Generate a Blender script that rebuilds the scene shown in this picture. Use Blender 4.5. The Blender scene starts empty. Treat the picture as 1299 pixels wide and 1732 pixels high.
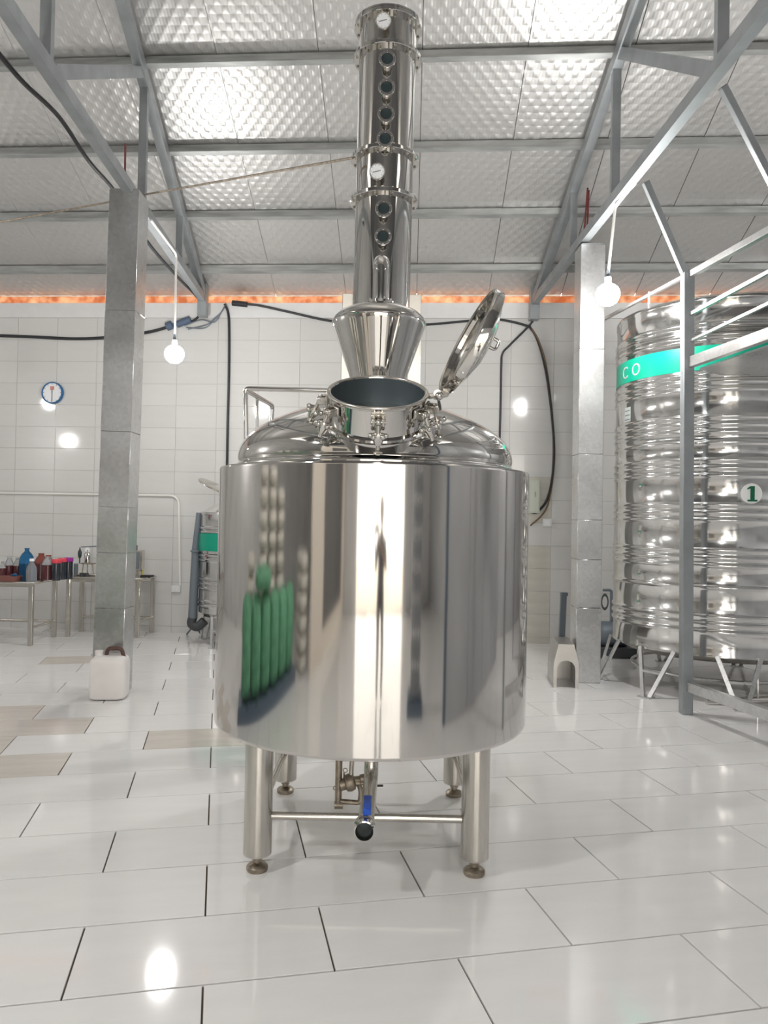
import bpy, bmesh, math, random
from mathutils import Vector, Matrix
random.seed(7)
scene = bpy.context.scene
COL = scene.collection
PI = math.pi

# ------------------------------------------------------------------ camera, world, exposure
FPX, CAMH, ROLL, PITCH = 1290.0, 1.5, 0.0195, math.atan(14 / 1290.0)
FW = Vector((0, math.cos(PITCH), math.sin(PITCH)))
U0 = Vector((0, -math.sin(PITCH), math.cos(PITCH)))
R0 = Vector((1, 0, 0))
RT = R0 * math.cos(ROLL) + U0 * math.sin(ROLL)
UP = U0 * math.cos(ROLL) - R0 * math.sin(ROLL)
CAMO = Vector((0, 0, CAMH))
cd = bpy.data.cameras.new('camera')
cam = bpy.data.objects.new('camera', cd)
COL.objects.link(cam)
cd.sensor_fit = 'VERTICAL'; cd.sensor_height = 36.0; cd.lens = 36.0 * FPX / 1732.0
cd.clip_start = 0.05; cd.clip_end = 200
M = Matrix((RT, UP, -FW)).transposed().to_4x4()
M.translation = CAMO
cam.matrix_world = M
scene.camera = cam
scene.view_settings.view_transform = 'Standard'
scene.view_settings.look = 'None'
scene.view_settings.gamma = 1.0
scene.view_settings.use_curve_mapping = False
scene.view_settings.exposure = 0.36
SKY_STRENGTH = 3.0
BULB_STRENGTH = 165.0
w = bpy.data.worlds.new('world'); scene.world = w; w.use_nodes = True
bg = w.node_tree.nodes['Background']
bg.inputs['Color'].default_value = (1.0, 0.95, 0.86, 1)
bg.inputs['Strength'].default_value = SKY_STRENGTH
scene.cycles.max_bounces = 7
scene.cycles.diffuse_bounces = 4
scene.cycles.glossy_bounces = 5
scene.cycles.transmission_bounces = 6
scene.cycles.sample_clamp_indirect = 6.0
scene.cycles.caustics_refractive = False
scene.cycles.adaptive_threshold = 0.02


def ray(x, y):
    return FW + RT * ((x - 649.5) / FPX) + UP * ((866 - y) / FPX)
def at(x, y, d):          # point on the sight line of a photo position at ground distance d
    v = ray(x, y); return CAMO + v * (d / v.y)
def atz(x, y, z=0.0):     # ... at height z
    v = ray(x, y); return CAMO + v * ((z - CAMH) / v.z)


# ------------------------------------------------------------------ materials
def principled(name):
    m = bpy.data.materials.new(name); m.use_nodes = True
    nt = m.node_tree
    return m, nt, nt.nodes['Principled BSDF']

def noise_mix(nt, scale, c1, c2, detail=4.0, lo=0.35, hi=0.65, coord='Object', stretch=None):
    tc = nt.nodes.new('ShaderNodeTexCoord')
    n = nt.nodes.new('ShaderNodeTexNoise'); n.inputs['Scale'].default_value = scale; n.inputs['Detail'].default_value = detail
    if stretch:
        mp = nt.nodes.new('ShaderNodeMapping'); mp.inputs['Scale'].default_value = stretch
        nt.links.new(tc.outputs[coord], mp.inputs['Vector']); nt.links.new(mp.outputs['Vector'], n.inputs['Vector'])
    else:
        nt.links.new(tc.outputs[coord], n.inputs['Vector'])
    r = nt.nodes.new('ShaderNodeValToRGB')
    r.color_ramp.elements[0].position = lo; r.color_ramp.elements[1].position = hi
    r.color_ramp.elements[0].color = (*c1, 1); r.color_ramp.elements[1].color = (*c2, 1)
    nt.links.new(n.outputs['Fac'], r.inputs['Fac'])
    return n, r

def mat(name, col, rough=0.5, metal=0.0, var=0.0, scale=6.0, bump=0.0, bscale=None, coat=0.0, trans=0.0, ior=1.45, alpha=1.0, stretch=None, coord='Object', spec=None):
    m, nt, b = principled(name)
    b.inputs['Base Color'].default_value = (*col, 1)
    b.inputs['Roughness'].default_value = rough
    b.inputs['Metallic'].default_value = metal
    b.inputs['Coat Weight'].default_value = coat
    b.inputs['Coat Roughness'].default_value = 0.04
    b.inputs['Transmission Weight'].default_value = trans
    b.inputs['IOR'].default_value = ior
    if spec is not None: b.inputs['Specular IOR Level'].default_value = spec
    c1 = tuple(max(0, c * (1 - var)) for c in col); c2 = tuple(min(1, c * (1 + var)) for c in col)
    n, r = noise_mix(nt, scale, c1, c2, stretch=stretch, coord=coord)
    nt.links.new(r.outputs['Color'], b.inputs['Base Color'])
    if bump:
        tc = nt.nodes.new('ShaderNodeTexCoord')
        n2 = nt.nodes.new('ShaderNodeTexNoise'); n2.inputs['Scale'].default_value = bscale or scale; n2.inputs['Detail'].default_value = 1.0
        nt.links.new(tc.outputs[coord], n2.inputs['Vector'])
        bp = nt.nodes.new('ShaderNodeBump'); bp.inputs['Strength'].default_value = bump; bp.inputs['Distance'].default_value = 0.05
        nt.links.new(n2.outputs['Fac'], bp.inputs['Height']); nt.links.new(bp.outputs['Normal'], b.inputs['Normal'])
    return m

def per_object_tile(name, col, var, rough, vein=0.0):
    m, nt, b = principled(name)
    oi = nt.nodes.new('ShaderNodeObjectInfo')
    c1 = tuple(c * (1 - var) for c in col); c2 = tuple(min(1, c * (1 + var)) for c in col)
    r = nt.nodes.new('ShaderNodeValToRGB')
    r.color_ramp.elements[0].color = (*c1, 1); r.color_ramp.elements[1].color = (*c2, 1)
    nt.links.new(oi.outputs['Random'], r.inputs['Fac'])
    n, r2 = noise_mix(nt, 3.0, (1 - vein,) * 3, (1, 1, 1), detail=6, stretch=(1, 4, 1))
    mx = nt.nodes.new('ShaderNodeMix'); mx.data_type = 'RGBA'; mx.blend_type = 'MULTIPLY'
    mx.inputs['Factor'].default_value = 1.0
    nt.links.new(r.outputs['Color'], mx.inputs[6]); nt.links.new(r2.outputs['Color'], mx.inputs[7])
    nt.links.new(mx.outputs[2], b.inputs['Base Color'])
    b.inputs['Roughness'].default_value = rough
    b.inputs['IOR'].default_value = 1.55
    return m

MT = {}
MT['mirror'] = mat('polished_steel', (0.66, 0.645, 0.62), 0.06, 1.0, 0.02, 2.0, bump=0.012, bscale=2.2)
MT['jacket'] = mat('jacket_steel', (0.64, 0.62, 0.595), 0.075, 1.0, 0.03, 1.5, bump=0.02, bscale=2.5, stretch=(1, 1, 0.4))
MT['brushed'] = mat('brushed_steel', (0.60, 0.575, 0.53), 0.24, 1.0, 0.05, 10.0, stretch=(8, 8, 1))
MT['plate'] = mat('satin_cream_steel', (0.80, 0.76, 0.69), 0.38, 0.75, 0.06, 8.0)
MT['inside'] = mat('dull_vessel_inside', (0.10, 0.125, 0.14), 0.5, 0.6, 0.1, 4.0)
MT['silo'] = mat('silo_steel', (0.72, 0.715, 0.70), 0.11, 1.0, 0.03, 3.0, bump=0.05, bscale=5.0)
MT['rusty'] = mat('dull_brown_steel', (0.36, 0.31, 0.25), 0.42, 0.9, 0.25, 30.0)
MT['grey_steel'] = mat('grey_painted_steel', (0.36, 0.385, 0.40), 0.42, 0.55, 0.10, 5.0)
MT['purlin'] = mat('galvanised_purlin', (0.38, 0.39, 0.385), 0.42, 0.6, 0.18, 2.5, stretch=(1, 6, 6))
MT['white_pipe'] = mat('white_conduit', (0.85, 0.84, 0.80), 0.4)
MT['black'] = mat('black_rubber', (0.025, 0.026, 0.03), 0.5)
MT['dark'] = mat('dark_plastic', (0.06, 0.065, 0.07), 0.45)
MT['tape'] = mat('blue_black_tape', (0.09, 0.13, 0.2), 0.5)
MT['brown_cable'] = mat('brown_cable', (0.17, 0.11, 0.06), 0.5)
MT['red_bar'] = mat('red_oxide_paint', (0.17, 0.035, 0.035), 0.6, var=0.2)
MT['grout'] = mat('brown_grout', (0.10, 0.072, 0.05), 0.85, var=0.2, scale=9)
MT['wall_grout'] = mat('pale_grout', (0.46, 0.44, 0.41), 0.85, var=0.15, scale=4)
MT['plaster'] = mat('white_plaster', (0.74, 0.74, 0.74), 0.7, var=0.03)
MT['floor_tile'] = per_object_tile('white_floor_tile', (0.88, 0.87, 0.865), 0.015, 0.07, 0.03)
MT['beige_tile'] = per_object_tile('beige_floor_tile', (0.74, 0.685, 0.62), 0.03, 0.12, 0.10)
MT['wall_tile'] = per_object_tile('white_wall_tile', (0.68, 0.675, 0.66), 0.02, 0.07, 0.02)
MT['stain_tile'] = per_object_tile('stained_wall_tile', (0.655, 0.635, 0.57), 0.03, 0.10, 0.10)
MT['grey_wall'] = mat('grey_sheet_wall', (0.52, 0.53, 0.55), 0.45, 0.2, 0.06, 1.2)
MT['grey_left'] = mat('grey_render', (0.64, 0.64, 0.635), 0.8, 0, 0.08, 1.5)
MT['roof_shade'] = mat('painted_shade_roof', (0.17, 0.17, 0.175), 0.6, 0.2, 0.1, 1.5)  # shade of the unlit rear slope put into the colour, mirrored by the column
MT['green'] = mat('green_woven_sack', (0.125, 0.35, 0.205), 0.6, var=0.25, scale=8, bump=0.3, bscale=16)
MT['sack'] = mat('white_woven_sack', (0.72, 0.69, 0.63), 0.6, var=0.12, scale=8, bump=0.3, bscale=14)
MT['pallet'] = mat('blue_grey_pallet', (0.10, 0.14, 0.19), 0.6)
MT['jug'] = mat('white_plastic', (0.82, 0.79, 0.77), 0.35, var=0.03)
MT['jug_brown'] = mat('brown_cap', (0.10, 0.05, 0.04), 0.45)
MT['band'] = mat('green_band', (0.0, 0.30, 0.19), 0.3, var=0.04)
MT['letter'] = mat('silver_letter', (0.55, 0.60, 0.58), 0.3, 0.4)
MT['sticker'] = mat('white_sticker', (0.88, 0.89, 0.88), 0.4)
MT['green_ink'] = mat('green_ink', (0.0, 0.13, 0.06), 0.5)
MT['blue'] = mat('blue_handle', (0.02, 0.10, 0.58), 0.35)
MT['clock_rim'] = mat('blue_rim', (0.03, 0.14, 0.33), 0.3)
MT['clock_face'] = mat('clock_face', (0.86, 0.87, 0.90), 0.4)
MT['hand'] = mat('clock_hand', (0.12, 0.12, 0.14), 0.5)
MT['clock_red'] = mat('clock_red_mark', (0.60, 0.25, 0.20), 0.5)
MT['switchbox'] = mat('grey_green_box', (0.58, 0.62, 0.53), 0.5)
MT['outlet'] = mat('white_outlet', (0.85, 0.85, 0.84), 0.4)
MT['galv_dark'] = mat('hose_grey', (0.17, 0.20, 0.23), 0.5, 0.3)
MT['brass'] = mat('yellow_brass', (0.55, 0.42, 0.15), 0.4, 0.8)
MT['cover'] = mat('cover_steel', (0.46, 0.445, 0.425), 0.32, 0.9, 0.05, 5)
MT['gauge'] = mat('gauge_face', (0.86, 0.88, 0.90), 0.35)
MT['glass_dark'] = mat('dark_sight_glass', (0.035, 0.05, 0.055), 0.12, 0.0)
MT['wood'] = mat('bed_wood', (0.33, 0.22, 0.13), 0.6, var=0.2, stretch=(1, 8, 8))
MT['door_dark'] = mat('dark_door', (0.06, 0.06, 0.065), 0.5)
MT['pillar'] = mat('cream_post', (0.72, 0.66, 0.58), 0.6)
MT['yard'] = mat('pale_yard', (0.62, 0.57, 0.50), 0.9, var=0.1)

def galvanised():
    m, nt, b = principled('galvanised_sheet')
    tc = nt.nodes.new('ShaderNodeTexCoord')
    v = nt.nodes.new('ShaderNodeTexVoronoi'); v.inputs['Scale'].default_value = 38.0
    nt.links.new(tc.outputs['Object'], v.inputs['Vector'])
    r = nt.nodes.new('ShaderNodeValToRGB')
    r.color_ramp.elements[0].color = (0.63, 0.635, 0.64, 1); r.color_ramp.elements[1].color = (0.74, 0.745, 0.75, 1)
    nt.links.new(v.outputs['Color'], r.inputs['Fac'])
    n, r2 = noise_mix(nt, 2.2, (0.78, 0.77, 0.75), (1, 1, 1), detail=5)
    mx = nt.nodes.new('ShaderNodeMix'); mx.data_type = 'RGBA'; mx.blend_type = 'MULTIPLY'; mx.inputs['Factor'].default_value = 1
    nt.links.new(r.outputs['Color'], mx.inputs[6]); nt.links.new(r2.outputs['Color'], mx.inputs[7])
    nt.links.new(mx.outputs[2], b.inputs['Base Color'])
    b.inputs['Metallic'].default_value = 0.85
    rr = nt.nodes.new('ShaderNodeMapRange'); rr.inputs['To Min'].default_value = 0.22; rr.inputs['To Max'].default_value = 0.36
    nt.links.new(n.outputs['Fac'], rr.inputs['Value']); nt.links.new(rr.outputs['Result'], b.inputs['Roughness'])
    return m
MT['galv'] = galvanised()

def foil():
    # silver bubble foil under the roof sheets: embossed rows of lens-shaped dimples
    m, nt, b = principled('bubble_foil')
    N = nt.nodes; Lk = nt.links
    tc = N.new('ShaderNodeTexCoord'); sp = N.new('ShaderNodeSeparateXYZ')
    Lk.new(tc.outputs['Object'], sp.inputs['Vector'])
    def math_(op, a, bb=None):
        n = N.new('ShaderNodeMath'); n.operation = op
        for i, q in enumerate((a, bb)):
            if q is None: continue
            if isinstance(q, (int, float)): n.inputs[i].default_value = q
            else: Lk.new(q, n.inputs[i])
        return n.outputs[0]
    X = math_('MULTIPLY', sp.outputs['X'], 2 * PI / 0.115); Y = math_('MULTIPLY', sp.outputs['Y'], 2 * PI / 0.145)
    c1 = math_('COSINE', X); c2 = math_('COSINE', Y)
    h = math_('MULTIPLY', c1, c2)
    h = math_('POWER', math_('MAXIMUM', h, 0.0), 0.8)
    fine = math_('MULTIPLY', math_('ABSOLUTE', math_('SINE', X)), 0.25)
    hh = math_('ADD', h, fine)
    nz = N.new('ShaderNodeTexNoise'); nz.inputs['Scale'].default_value = 1.7
    Lk.new(tc.outputs['Object'], nz.inputs['Vector'])
    hh = math_('ADD', hh, math_('MULTIPLY', nz.outputs['Fac'], 3.0))
    bp = N.new('ShaderNodeBump'); bp.inputs['Strength'].default_value = 0.45; bp.inputs['Distance'].default_value = 0.0085
    Lk.new(hh, bp.inputs['Height']); Lk.new(bp.outputs['Normal'], b.inputs['Normal'])
    b.inputs['Base Color'].default_value = (0.64, 0.635, 0.625, 1)
    b.inputs['Metallic'].default_value = 0.85
    b.inputs['Roughness'].default_value = 0.45
    return m
MT['foil'] = foil()

def orange_sheet():
    m, nt, b = principled('orange_translucent_sheet')
    n, r = noise_mix(nt, 9.0, (0.75, 0.34, 0.17), (1.0, 0.74, 0.52), detail=5)
    d = nt.nodes.new('ShaderNodeBsdfDiffuse'); t = nt.nodes.new('ShaderNodeBsdfTranslucent'); mx = nt.nodes.new('ShaderNodeMixShader')
    mx.inputs[0].default_value = 0.5
    nt.links.new(r.outputs['Color'], d.inputs['Color']); nt.links.new(r.outputs['Color'], t.inputs['Color'])
    nt.links.new(d.outputs[0], mx.inputs[1]); nt.links.new(t.outputs[0], mx.inputs[2])
    nt.links.new(mx.outputs[0], nt.nodes['Material Output'].inputs['Surface'])
    return m
MT['orange'] = orange_sheet()

def emitter(name, col, s):
    m = bpy.data.materials.new(name); m.use_nodes = True; nt = m.node_tree
    e = nt.nodes.new('ShaderNodeEmission'); e.inputs['Color'].default_value = (*col, 1); e.inputs['Strength'].default_value = s
    nt.links.new(e.outputs[0], nt.nodes['Material Output'].inputs['Surface'])
    return m
MT['bulb'] = emitter('lit_bulb', (1.0, 0.98, 0.955), BULB_STRENGTH)
MT['bulb_bright'] = emitter('lit_bulb_bright', (1.0, 0.98, 0.955), BULB_STRENGTH * 1.7)
MT['bulb_dim'] = emitter('lit_bulb_dim', (1.0, 0.98, 0.955), BULB_STRENGTH * 0.22)

def glass(name, col, rough=0.03):
    m, nt, b = principled(name)
    b.inputs['Base Color'].default_value = (*col, 1); b.inputs['Roughness'].default_value = rough
    b.inputs['Transmission Weight'].default_value = 0.75; b.inputs['IOR'].default_value = 1.3
    n, r = noise_mix(nt, 4.0, tuple(c * .93 for c in col), col)
    nt.links.new(r.outputs['Color'], b.inputs['Base Color'])
    return m
MT['blue_glass'] = glass('blue_plastic', (0.05, 0.28, 0.62))
MT['clear'] = glass('clear_plastic', (0.86, 0.88, 0.92))
MT['wine'] = mat('dark_wine', (0.10, 0.025, 0.03), 0.12, coat=0.6)
MT['ink'] = mat('blue_black_liquid', (0.018, 0.024, 0.035), 0.12, coat=0.6)
MT['red_lid'] = mat('red_lid', (0.72, 0.06, 0.09), 0.4)
MT['purple_lid'] = mat('purple_lid', (0.30, 0.02, 0.30), 0.4)
MT['tray'] = mat('red_brown_tray', (0.22, 0.085, 0.07), 0.5)
MT['pink_glass'] = glass('red_plastic', (0.55, 0.16, 0.13))
MT['yellow'] = mat('yellow_plastic', (0.72, 0.62, 0.18), 0.5)

# ------------------------------------------------------------------ mesh helpers
def ortho(d):
    d = d.normalized()
    a = Vector((0, 0, 1)) if abs(d.z) < 0.95 else Vector((1, 0, 0))
    x = a.cross(d).normalized(); return x, d.cross(x).normalized()

def frame(o, z, xhint=None):
    z = Vector(z).normalized()
    if xhint is None: x, y = ortho(z)
    else:
        x = Vector(xhint); x = (x - z * x.dot(z)).normalized(); y = z.cross(x)
    m = Matrix((x, y, z)).transposed().to_4x4(); m.translation = Vector(o); return m

def T(x, y, z): return Matrix.Translation((x, y, z))
def RZ(a): return Matrix.Rotation(a, 4, 'Z')

def lathe(bm, prof, seg=48, mx=None):
    mx = mx or Matrix()
    rings = []
    for r, z in prof:
        if r < 1e-6: rings.append([bm.verts.new(mx @ Vector((0, 0, z)))])
        else: rings.append([bm.verts.new(mx @ Vector((r * math.cos(2 * PI * k / seg), r * math.sin(2 * PI * k / seg), z))) for k in range(seg)])
    for a, b in zip(rings[:-1], rings[1:]):
        for k in range(seg):
            k2 = (k + 1) % seg
            if len(a) == 1 and len(b) == 1: continue
            if len(a) == 1: bm.faces.new((a[0], b[k2], b[k]))
            elif len(b) == 1: bm.faces.new((a[k], a[k2], b[0]))
            else: bm.faces.new((a[k], a[k2], b[k2], b[k]))

def box(bm, c, s, mx=None, bev=0.0):
    mx = mx or Matrix()
    c = Vector(c); h = [q / 2 for q in s]
    vs = [bm.verts.new(mx @ (c + Vector((sx * h[0], sy * h[1], sz * h[2])))) for sx in (-1, 1) for sy in (-1, 1) for sz in (-1, 1)]
    idx = ((0, 1, 3, 2), (4, 6, 7, 5), (0, 4, 5, 1), (2, 3, 7, 6), (0, 2, 6, 4), (1, 5, 7, 3))
    fs = [bm.faces.new([vs[i] for i in f]) for f in idx]
    if bev:
        es = list({e for f in fs for e in f.edges})
        bmesh.ops.bevel(bm, geom=es, offset=bev, segments=1, affect='EDGES')

def beam(bm, a, b, w_, h_, up=(0, 0, 1), bev=0.0):
    a = Vector(a); b = Vector(b); d = (b - a); L = d.length; d.normalize()
    u = Vector(up)
    if abs(u.dot(d)) > 0.98: u = Vector((0, 1, 0))
    u = (u - d * u.dot(d)).normalized(); s = d.cross(u)
    m = Matrix((d, s, u)).transposed().to_4x4(); m.translation = (a + b) / 2
    box(bm, (0, 0, 0), (L, w_, h_), m, bev)

def cyl(bm, a, b, r, seg=20, r2=None, cap=True):
    a = Vector(a); b = Vector(b); L = (b - a).length
    r2 = r if r2 is None else r2
    p = [(r, 0), (r2, L)]
    if cap: p = [(0, 0)] + p + [(0, L)]
    lathe(bm, p, seg, frame(a, b - a))

def spline(pts, n=8):
    pts = [Vector(p) for p in pts]
    if len(pts) < 3: return pts
    P = [pts[0] * 2 - pts[1]] + pts + [pts[-1] * 2 - pts[-2]]
    out = []
    for i in range(1, len(P) - 2):
        for k in range(n):
            t = k / n; a, b, c, d = P[i - 1], P[i], P[i + 1], P[i + 2]
            out.append(0.5 * ((2 * b) + (c - a) * t + (2 * a - 5 * b + 4 * c - d) * t * t + (3 * b - a - 3 * c + d) * t ** 3))
    out.append(pts[-1]); return out

def fillet(pts, r, n=6):
    pts = [Vector(p) for p in pts]; out = [pts[0]]
    for a, b, c in zip(pts[:-2], pts[1:-1], pts[2:]):
        d1 = (a - b).normalized(); d2 = (c - b).normalized()
        k = min(r, (a - b).length * .49, (c - b).length * .49)
        p0 = b + d1 * k; p1 = b + d2 * k
        for i in range(n + 1):
            t = i / n; out.append(p0.lerp(b, t).lerp(b.lerp(p1, t), t))
    out.append(pts[-1]); return out

def tube(bm, pts, r, seg=10, cap=True):
    pts = [Vector(p) for p in pts]
    n = len(pts); x = None; rings = []
    for i, p in enumerate(pts):
        d = (pts[min(i + 1, n - 1)] - pts[max(i - 1, 0)]).normalized()
        if x is None: x, y = ortho(d)
        else:
            x = (x - d * x.dot(d)).normalized(); y = d.cross(x)
        rr = r[i] if isinstance(r, (list, tuple)) else r
        rings.append([bm.verts.new(p + (x * math.cos(2 * PI * k / seg) + y * math.sin(2 * PI * k / seg)) * rr) for k in range(seg)])
    for a, b in zip(rings[:-1], rings[1:]):
        for k in range(seg): bm.faces.new((a[k], a[(k + 1) % seg], b[(k + 1) % seg], b[k]))
    if cap:
        bm.faces.new(rings[0][::-1]); bm.faces.new(rings[-1])

def torus(bm, R, r, seg=40, ms=8, mx=None):
    mx = mx or Matrix(); rings = []
    for i in range(seg):
        a = 2 * PI * i / seg
        rings.append([bm.verts.new(mx @ Vector(((R + r * math.cos(2 * PI * k / ms)) * math.cos(a), (R + r * math.cos(2 * PI * k / ms)) * math.sin(a), r * math.sin(2 * PI * k / ms)))) for k in range(ms)])
    for i in range(seg):
        a, b = rings[i], rings[(i + 1) % seg]
        for k in range(ms): bm.faces.new((a[k], b[k], b[(k + 1) % ms], a[(k + 1) % ms]))

def ball(bm, c, r, seg=12, rings=8, sc=(1, 1, 1)):
    lathe(bm, [(r * math.sin(PI * i / rings), -r * math.cos(PI * i / rings)) for i in range(rings + 1)], seg, T(*c) @ Matrix.Diagonal((*sc, 1)))

NB = lambda: bmesh.new()
LOC = {}
def mesh_of(name, bm, m, off=None, ang=38):
    bmesh.ops.recalc_face_normals(bm, faces=bm.faces[:])
    if off is not None and off.length > 0: bmesh.ops.translate(bm, verts=bm.verts[:], vec=-off)
    me = bpy.data.meshes.new(name); bm.to_mesh(me); bm.free()
    me.polygons.foreach_set('use_smooth', [True] * len(me.polygons))
    me.set_sharp_from_angle(angle=math.radians(ang))
    for k in (m if isinstance(m, (list, tuple)) else [m]):
        me.materials.append(MT[k] if isinstance(k, str) else k)
    return me

def root_of(o):
    while o.parent: o = o.parent
    return o

def part(name, bm, m, parent, label=None, ang=38):
    off = LOC.get(root_of(parent).name, Vector())
    o = bpy.data.objects.new(name, mesh_of(name, bm, m, off, ang)); COL.objects.link(o)
    o.parent = parent
    if label: o['label'] = label
    return o

def tagit(o, label, cat, group=None, kind=None):
    o['label'] = label; o['category'] = cat
    if group: o['group'] = group
    if kind: o['kind'] = kind
    return o

def thing(name, label, cat, loc=(0, 0, 0), group=None):
    o = bpy.data.objects.new(name, None); COL.objects.link(o)
    o.location = loc; o.empty_display_size = 0.1
    LOC[o.name] = Vector(loc)
    return tagit(o, label, cat, group)

def single(name, bm, m, label, cat, group=None, origin=None, ang=38):
    off = Vector(origin) if origin is not None else sum((v.co for v in bm.verts), Vector()) / len(bm.verts)
    o = bpy.data.objects.new(name, mesh_of(name, bm, m, off, ang)); COL.objects.link(o)
    o.location = off; LOC[o.name] = off
    return tagit(o, label, cat, group)

def struct(name, bm, m, label=None, parent=None, ang=38):
    o = bpy.data.objects.new(name, mesh_of(name, bm, m, None, ang)); COL.objects.link(o)
    o['kind'] = 'structure'
    if label: o['label'] = label
    if parent: o.parent = parent
    LOC[o.name] = Vector()
    return o

def copy_tree(o, parent=None):
    c = o.copy(); COL.objects.link(c); c.parent = parent
    for ch in list(o.children): copy_tree(ch, c)
    LOC[c.name] = LOC.get(o.name, Vector())
    return c

# ------------------------------------------------------------------ the shell: floor, walls, roof
WY, WS = 9.66, 0.07                     # back wall: y = WY - WS x
def wy(x): return WY - WS * x
def on_wall(px, py, off=0.03):          # point on the back wall seen at a photo position
    v = ray(px, py); t = (WY - off - WS * CAMO.x) / (v.y + WS * v.x); return CAMO + v * t
WDIR = Vector((1, -WS, 0)).normalized(); WNRM = Vector((-WS, -1, 0)).normalized()
XL, XR, YR = -7.6, 7.2, -5.6
EAVE, SLOPE, RIDGE_Y = 4.352, 0.39, 0.4
def foil_z(x, y): return EAVE + SLOPE * (wy(x) - y)

# floor
bm = NB(); box(bm, ((XL + XR) / 2, 2.2, -0.06), (XR - XL + 1, 17.0, 0.10)); floor = struct('floor', bm, 'grout', 'white glossy tiled floor with thin dark joints')
TH = math.radians(12.2); E2 = Vector((math.cos(TH), math.sin(TH), 0)); E1 = Vector((-math.sin(TH), math.cos(TH), 0))
TL, TW, A0, B0 = 0.854, 0.433, -0.018, -0.0754
def tile_mesh(name, l, w_, d, ch):
    me = bpy.data.meshes.new(name)
    x, y = l / 2, w_ / 2
    v = [(-x, -y, -d), (x, -y, -d), (x, y, -d), (-x, y, -d), (-x, -y, -ch), (x, -y, -ch), (x, y, -ch), (-x, y, -ch),
         (-x + ch, -y + ch, 0), (x - ch, -y + ch, 0), (x - ch, y - ch, 0), (-x + ch, y - ch, 0)]
    f = [(8, 9, 10, 11)]
    for i in range(4):
        j = (i + 1) % 4
        f += [(i, j, 4 + j, 4 + i), (4 + i, 4 + j, 8 + j, 8 + i)]
    me.from_pydata(v, [], f); return me
ft_mesh = tile_mesh('floor_tile', TL - 0.0065, TW - 0.0075, 0.012, 0.0012); ft_mesh.materials.append(MT['floor_tile'])
ft_beige = ft_mesh.copy(); ft_beige.materials.clear(); ft_beige.materials.append(MT['beige_tile'])
def tile_index(px, py):
    p = atz(px, py); n = math.floor((p.dot(E1) - B0) / TW)
    a = (p.dot(E2) - A0) / TL + (0.5 if n % 2 == 0 else 0.0)
    return n, math.floor(a)
BEIGE = {tile_index(*q) for q in ((310, 1252), (40, 1292), (20, 1245), (100, 1121), (40, 1205), (40, 1226))}
cells = []
for n in range(-14, 30):
    for c in range(-14, 16):
        ctr = E1 * (B0 + (n + .5) * TW) + E2 * (A0 + (c + .5 - (0.5 if n % 2 == 0 else 0.0)) * TL)
        if not (XL - .2 < ctr.x < XR + .2 and YR - .2 < ctr.y < wy(ctr.x) + .15): continue
        seen = ctr.y > 1.9 and abs(ctr.x) < 0.53 * ctr.y + 0.55
        cells.append((0 if seen else 1, ctr.y + abs(ctr.x) * .4, n, c, ctr))
cells.sort(key=lambda q: q[:2])
rest = []
for i, (s, _, n, c, ctr) in enumerate(cells):
    if s == 0 and i < 300:
        o = bpy.data.objects.new('tile', ft_beige if (n, c) in BEIGE else ft_mesh); COL.objects.link(o)
        o.parent = floor; o.location = (ctr.x, ctr.y, random.uniform(-.0004, .0004)); 
        o.rotation_euler = (random.gauss(0, .0006), random.gauss(0, .0006), TH)
    else: rest.append(ctr)
bm = NB()
for ctr in rest: box(bm, (0, 0, -.006), (TL - .005, TW - .005, .012), T(*ctr) @ RZ(TH))
o = part('outer_tiles', bm, 'floor_tile', floor); o['kind'] = 'stuff'

# back wall with its tiles
WTOP = 4.26
bm = NB()
mw = Matrix((WDIR, -WNRM, Vector((0, 0, 1)))).transposed().to_4x4(); mw.translation = Vector((0, WY, 0))
box(bm, (-0.3, 0.075, WTOP / 2 - .01), (16.4, 0.15, WTOP + .02), mw)
wall_back = struct('wall_back', bm, 'wall_grout', 'white glossy tiled back wall')
bm = NB()
ztile = on_wall(100, 537).z
box(bm, (-0.3, -0.006, (WTOP + ztile) / 2), (16.2, 0.014, WTOP - ztile - .004), mw)
part('plaster_strip', bm, 'plaster', wall_back, 'plain white strip above the tiles')
WTL, WTH = 0.535, 0.2845
wt_mesh = tile_mesh('wall_tile', WTL - 0.004, WTH - 0.004, 0.010, 0.0012); wt_mesh.materials.append(MT['wall_tile'])
wt_stain = wt_mesh.copy(); wt_stain.materials.clear(); wt_stain.materials.append(MT['stain_tile'])
x0 = (on_wall(95, 600) - Vector((0, WY, 0))).dot(WDIR)
rot = Matrix((WDIR, Vector((0, 0, 1)), WNRM)).transposed().to_euler()
rest = []; nt_ = 0
for c in range(-14, 18):
    for r in range(0, 15):
        zc = ztile - (r + .5) * WTH
        if zc < -0.08: continue
        xc = x0 + (c + .5) * WTL
        P = Vector((0, WY, 0)) + WDIR * xc + WNRM * 0.004
        P.z = zc
        if not (XL < P.x < XR): continue
        if abs(P.x) < 0.512 * P.y + .25 and nt_ < 300:
            st = (0.95 < P.x < 2.3 and zc < 2.2 and random.random() < .75)
            o = bpy.data.objects.new('tile', wt_stain if st else wt_mesh); COL.objects.link(o); o.parent = wall_back
            o.location = P; o.rotation_euler = rot; nt_ += 1
            o.rotation_euler.rotate_axis('X', random.gauss(0, .0012)); o.rotation_euler.rotate_axis('Y', random.gauss(0, .0012))
        else: rest.append(P)
bm = NB()
for P in rest:
    m = rot.to_matrix().to_4x4(); m.translation = P
    box(bm, (0, 0, -.005), (WTL - .004, WTH - .004, .010), m)
o = part('outer_tiles', bm, 'wall_tile', wall_back); o['kind'] = 'stuff'

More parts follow.
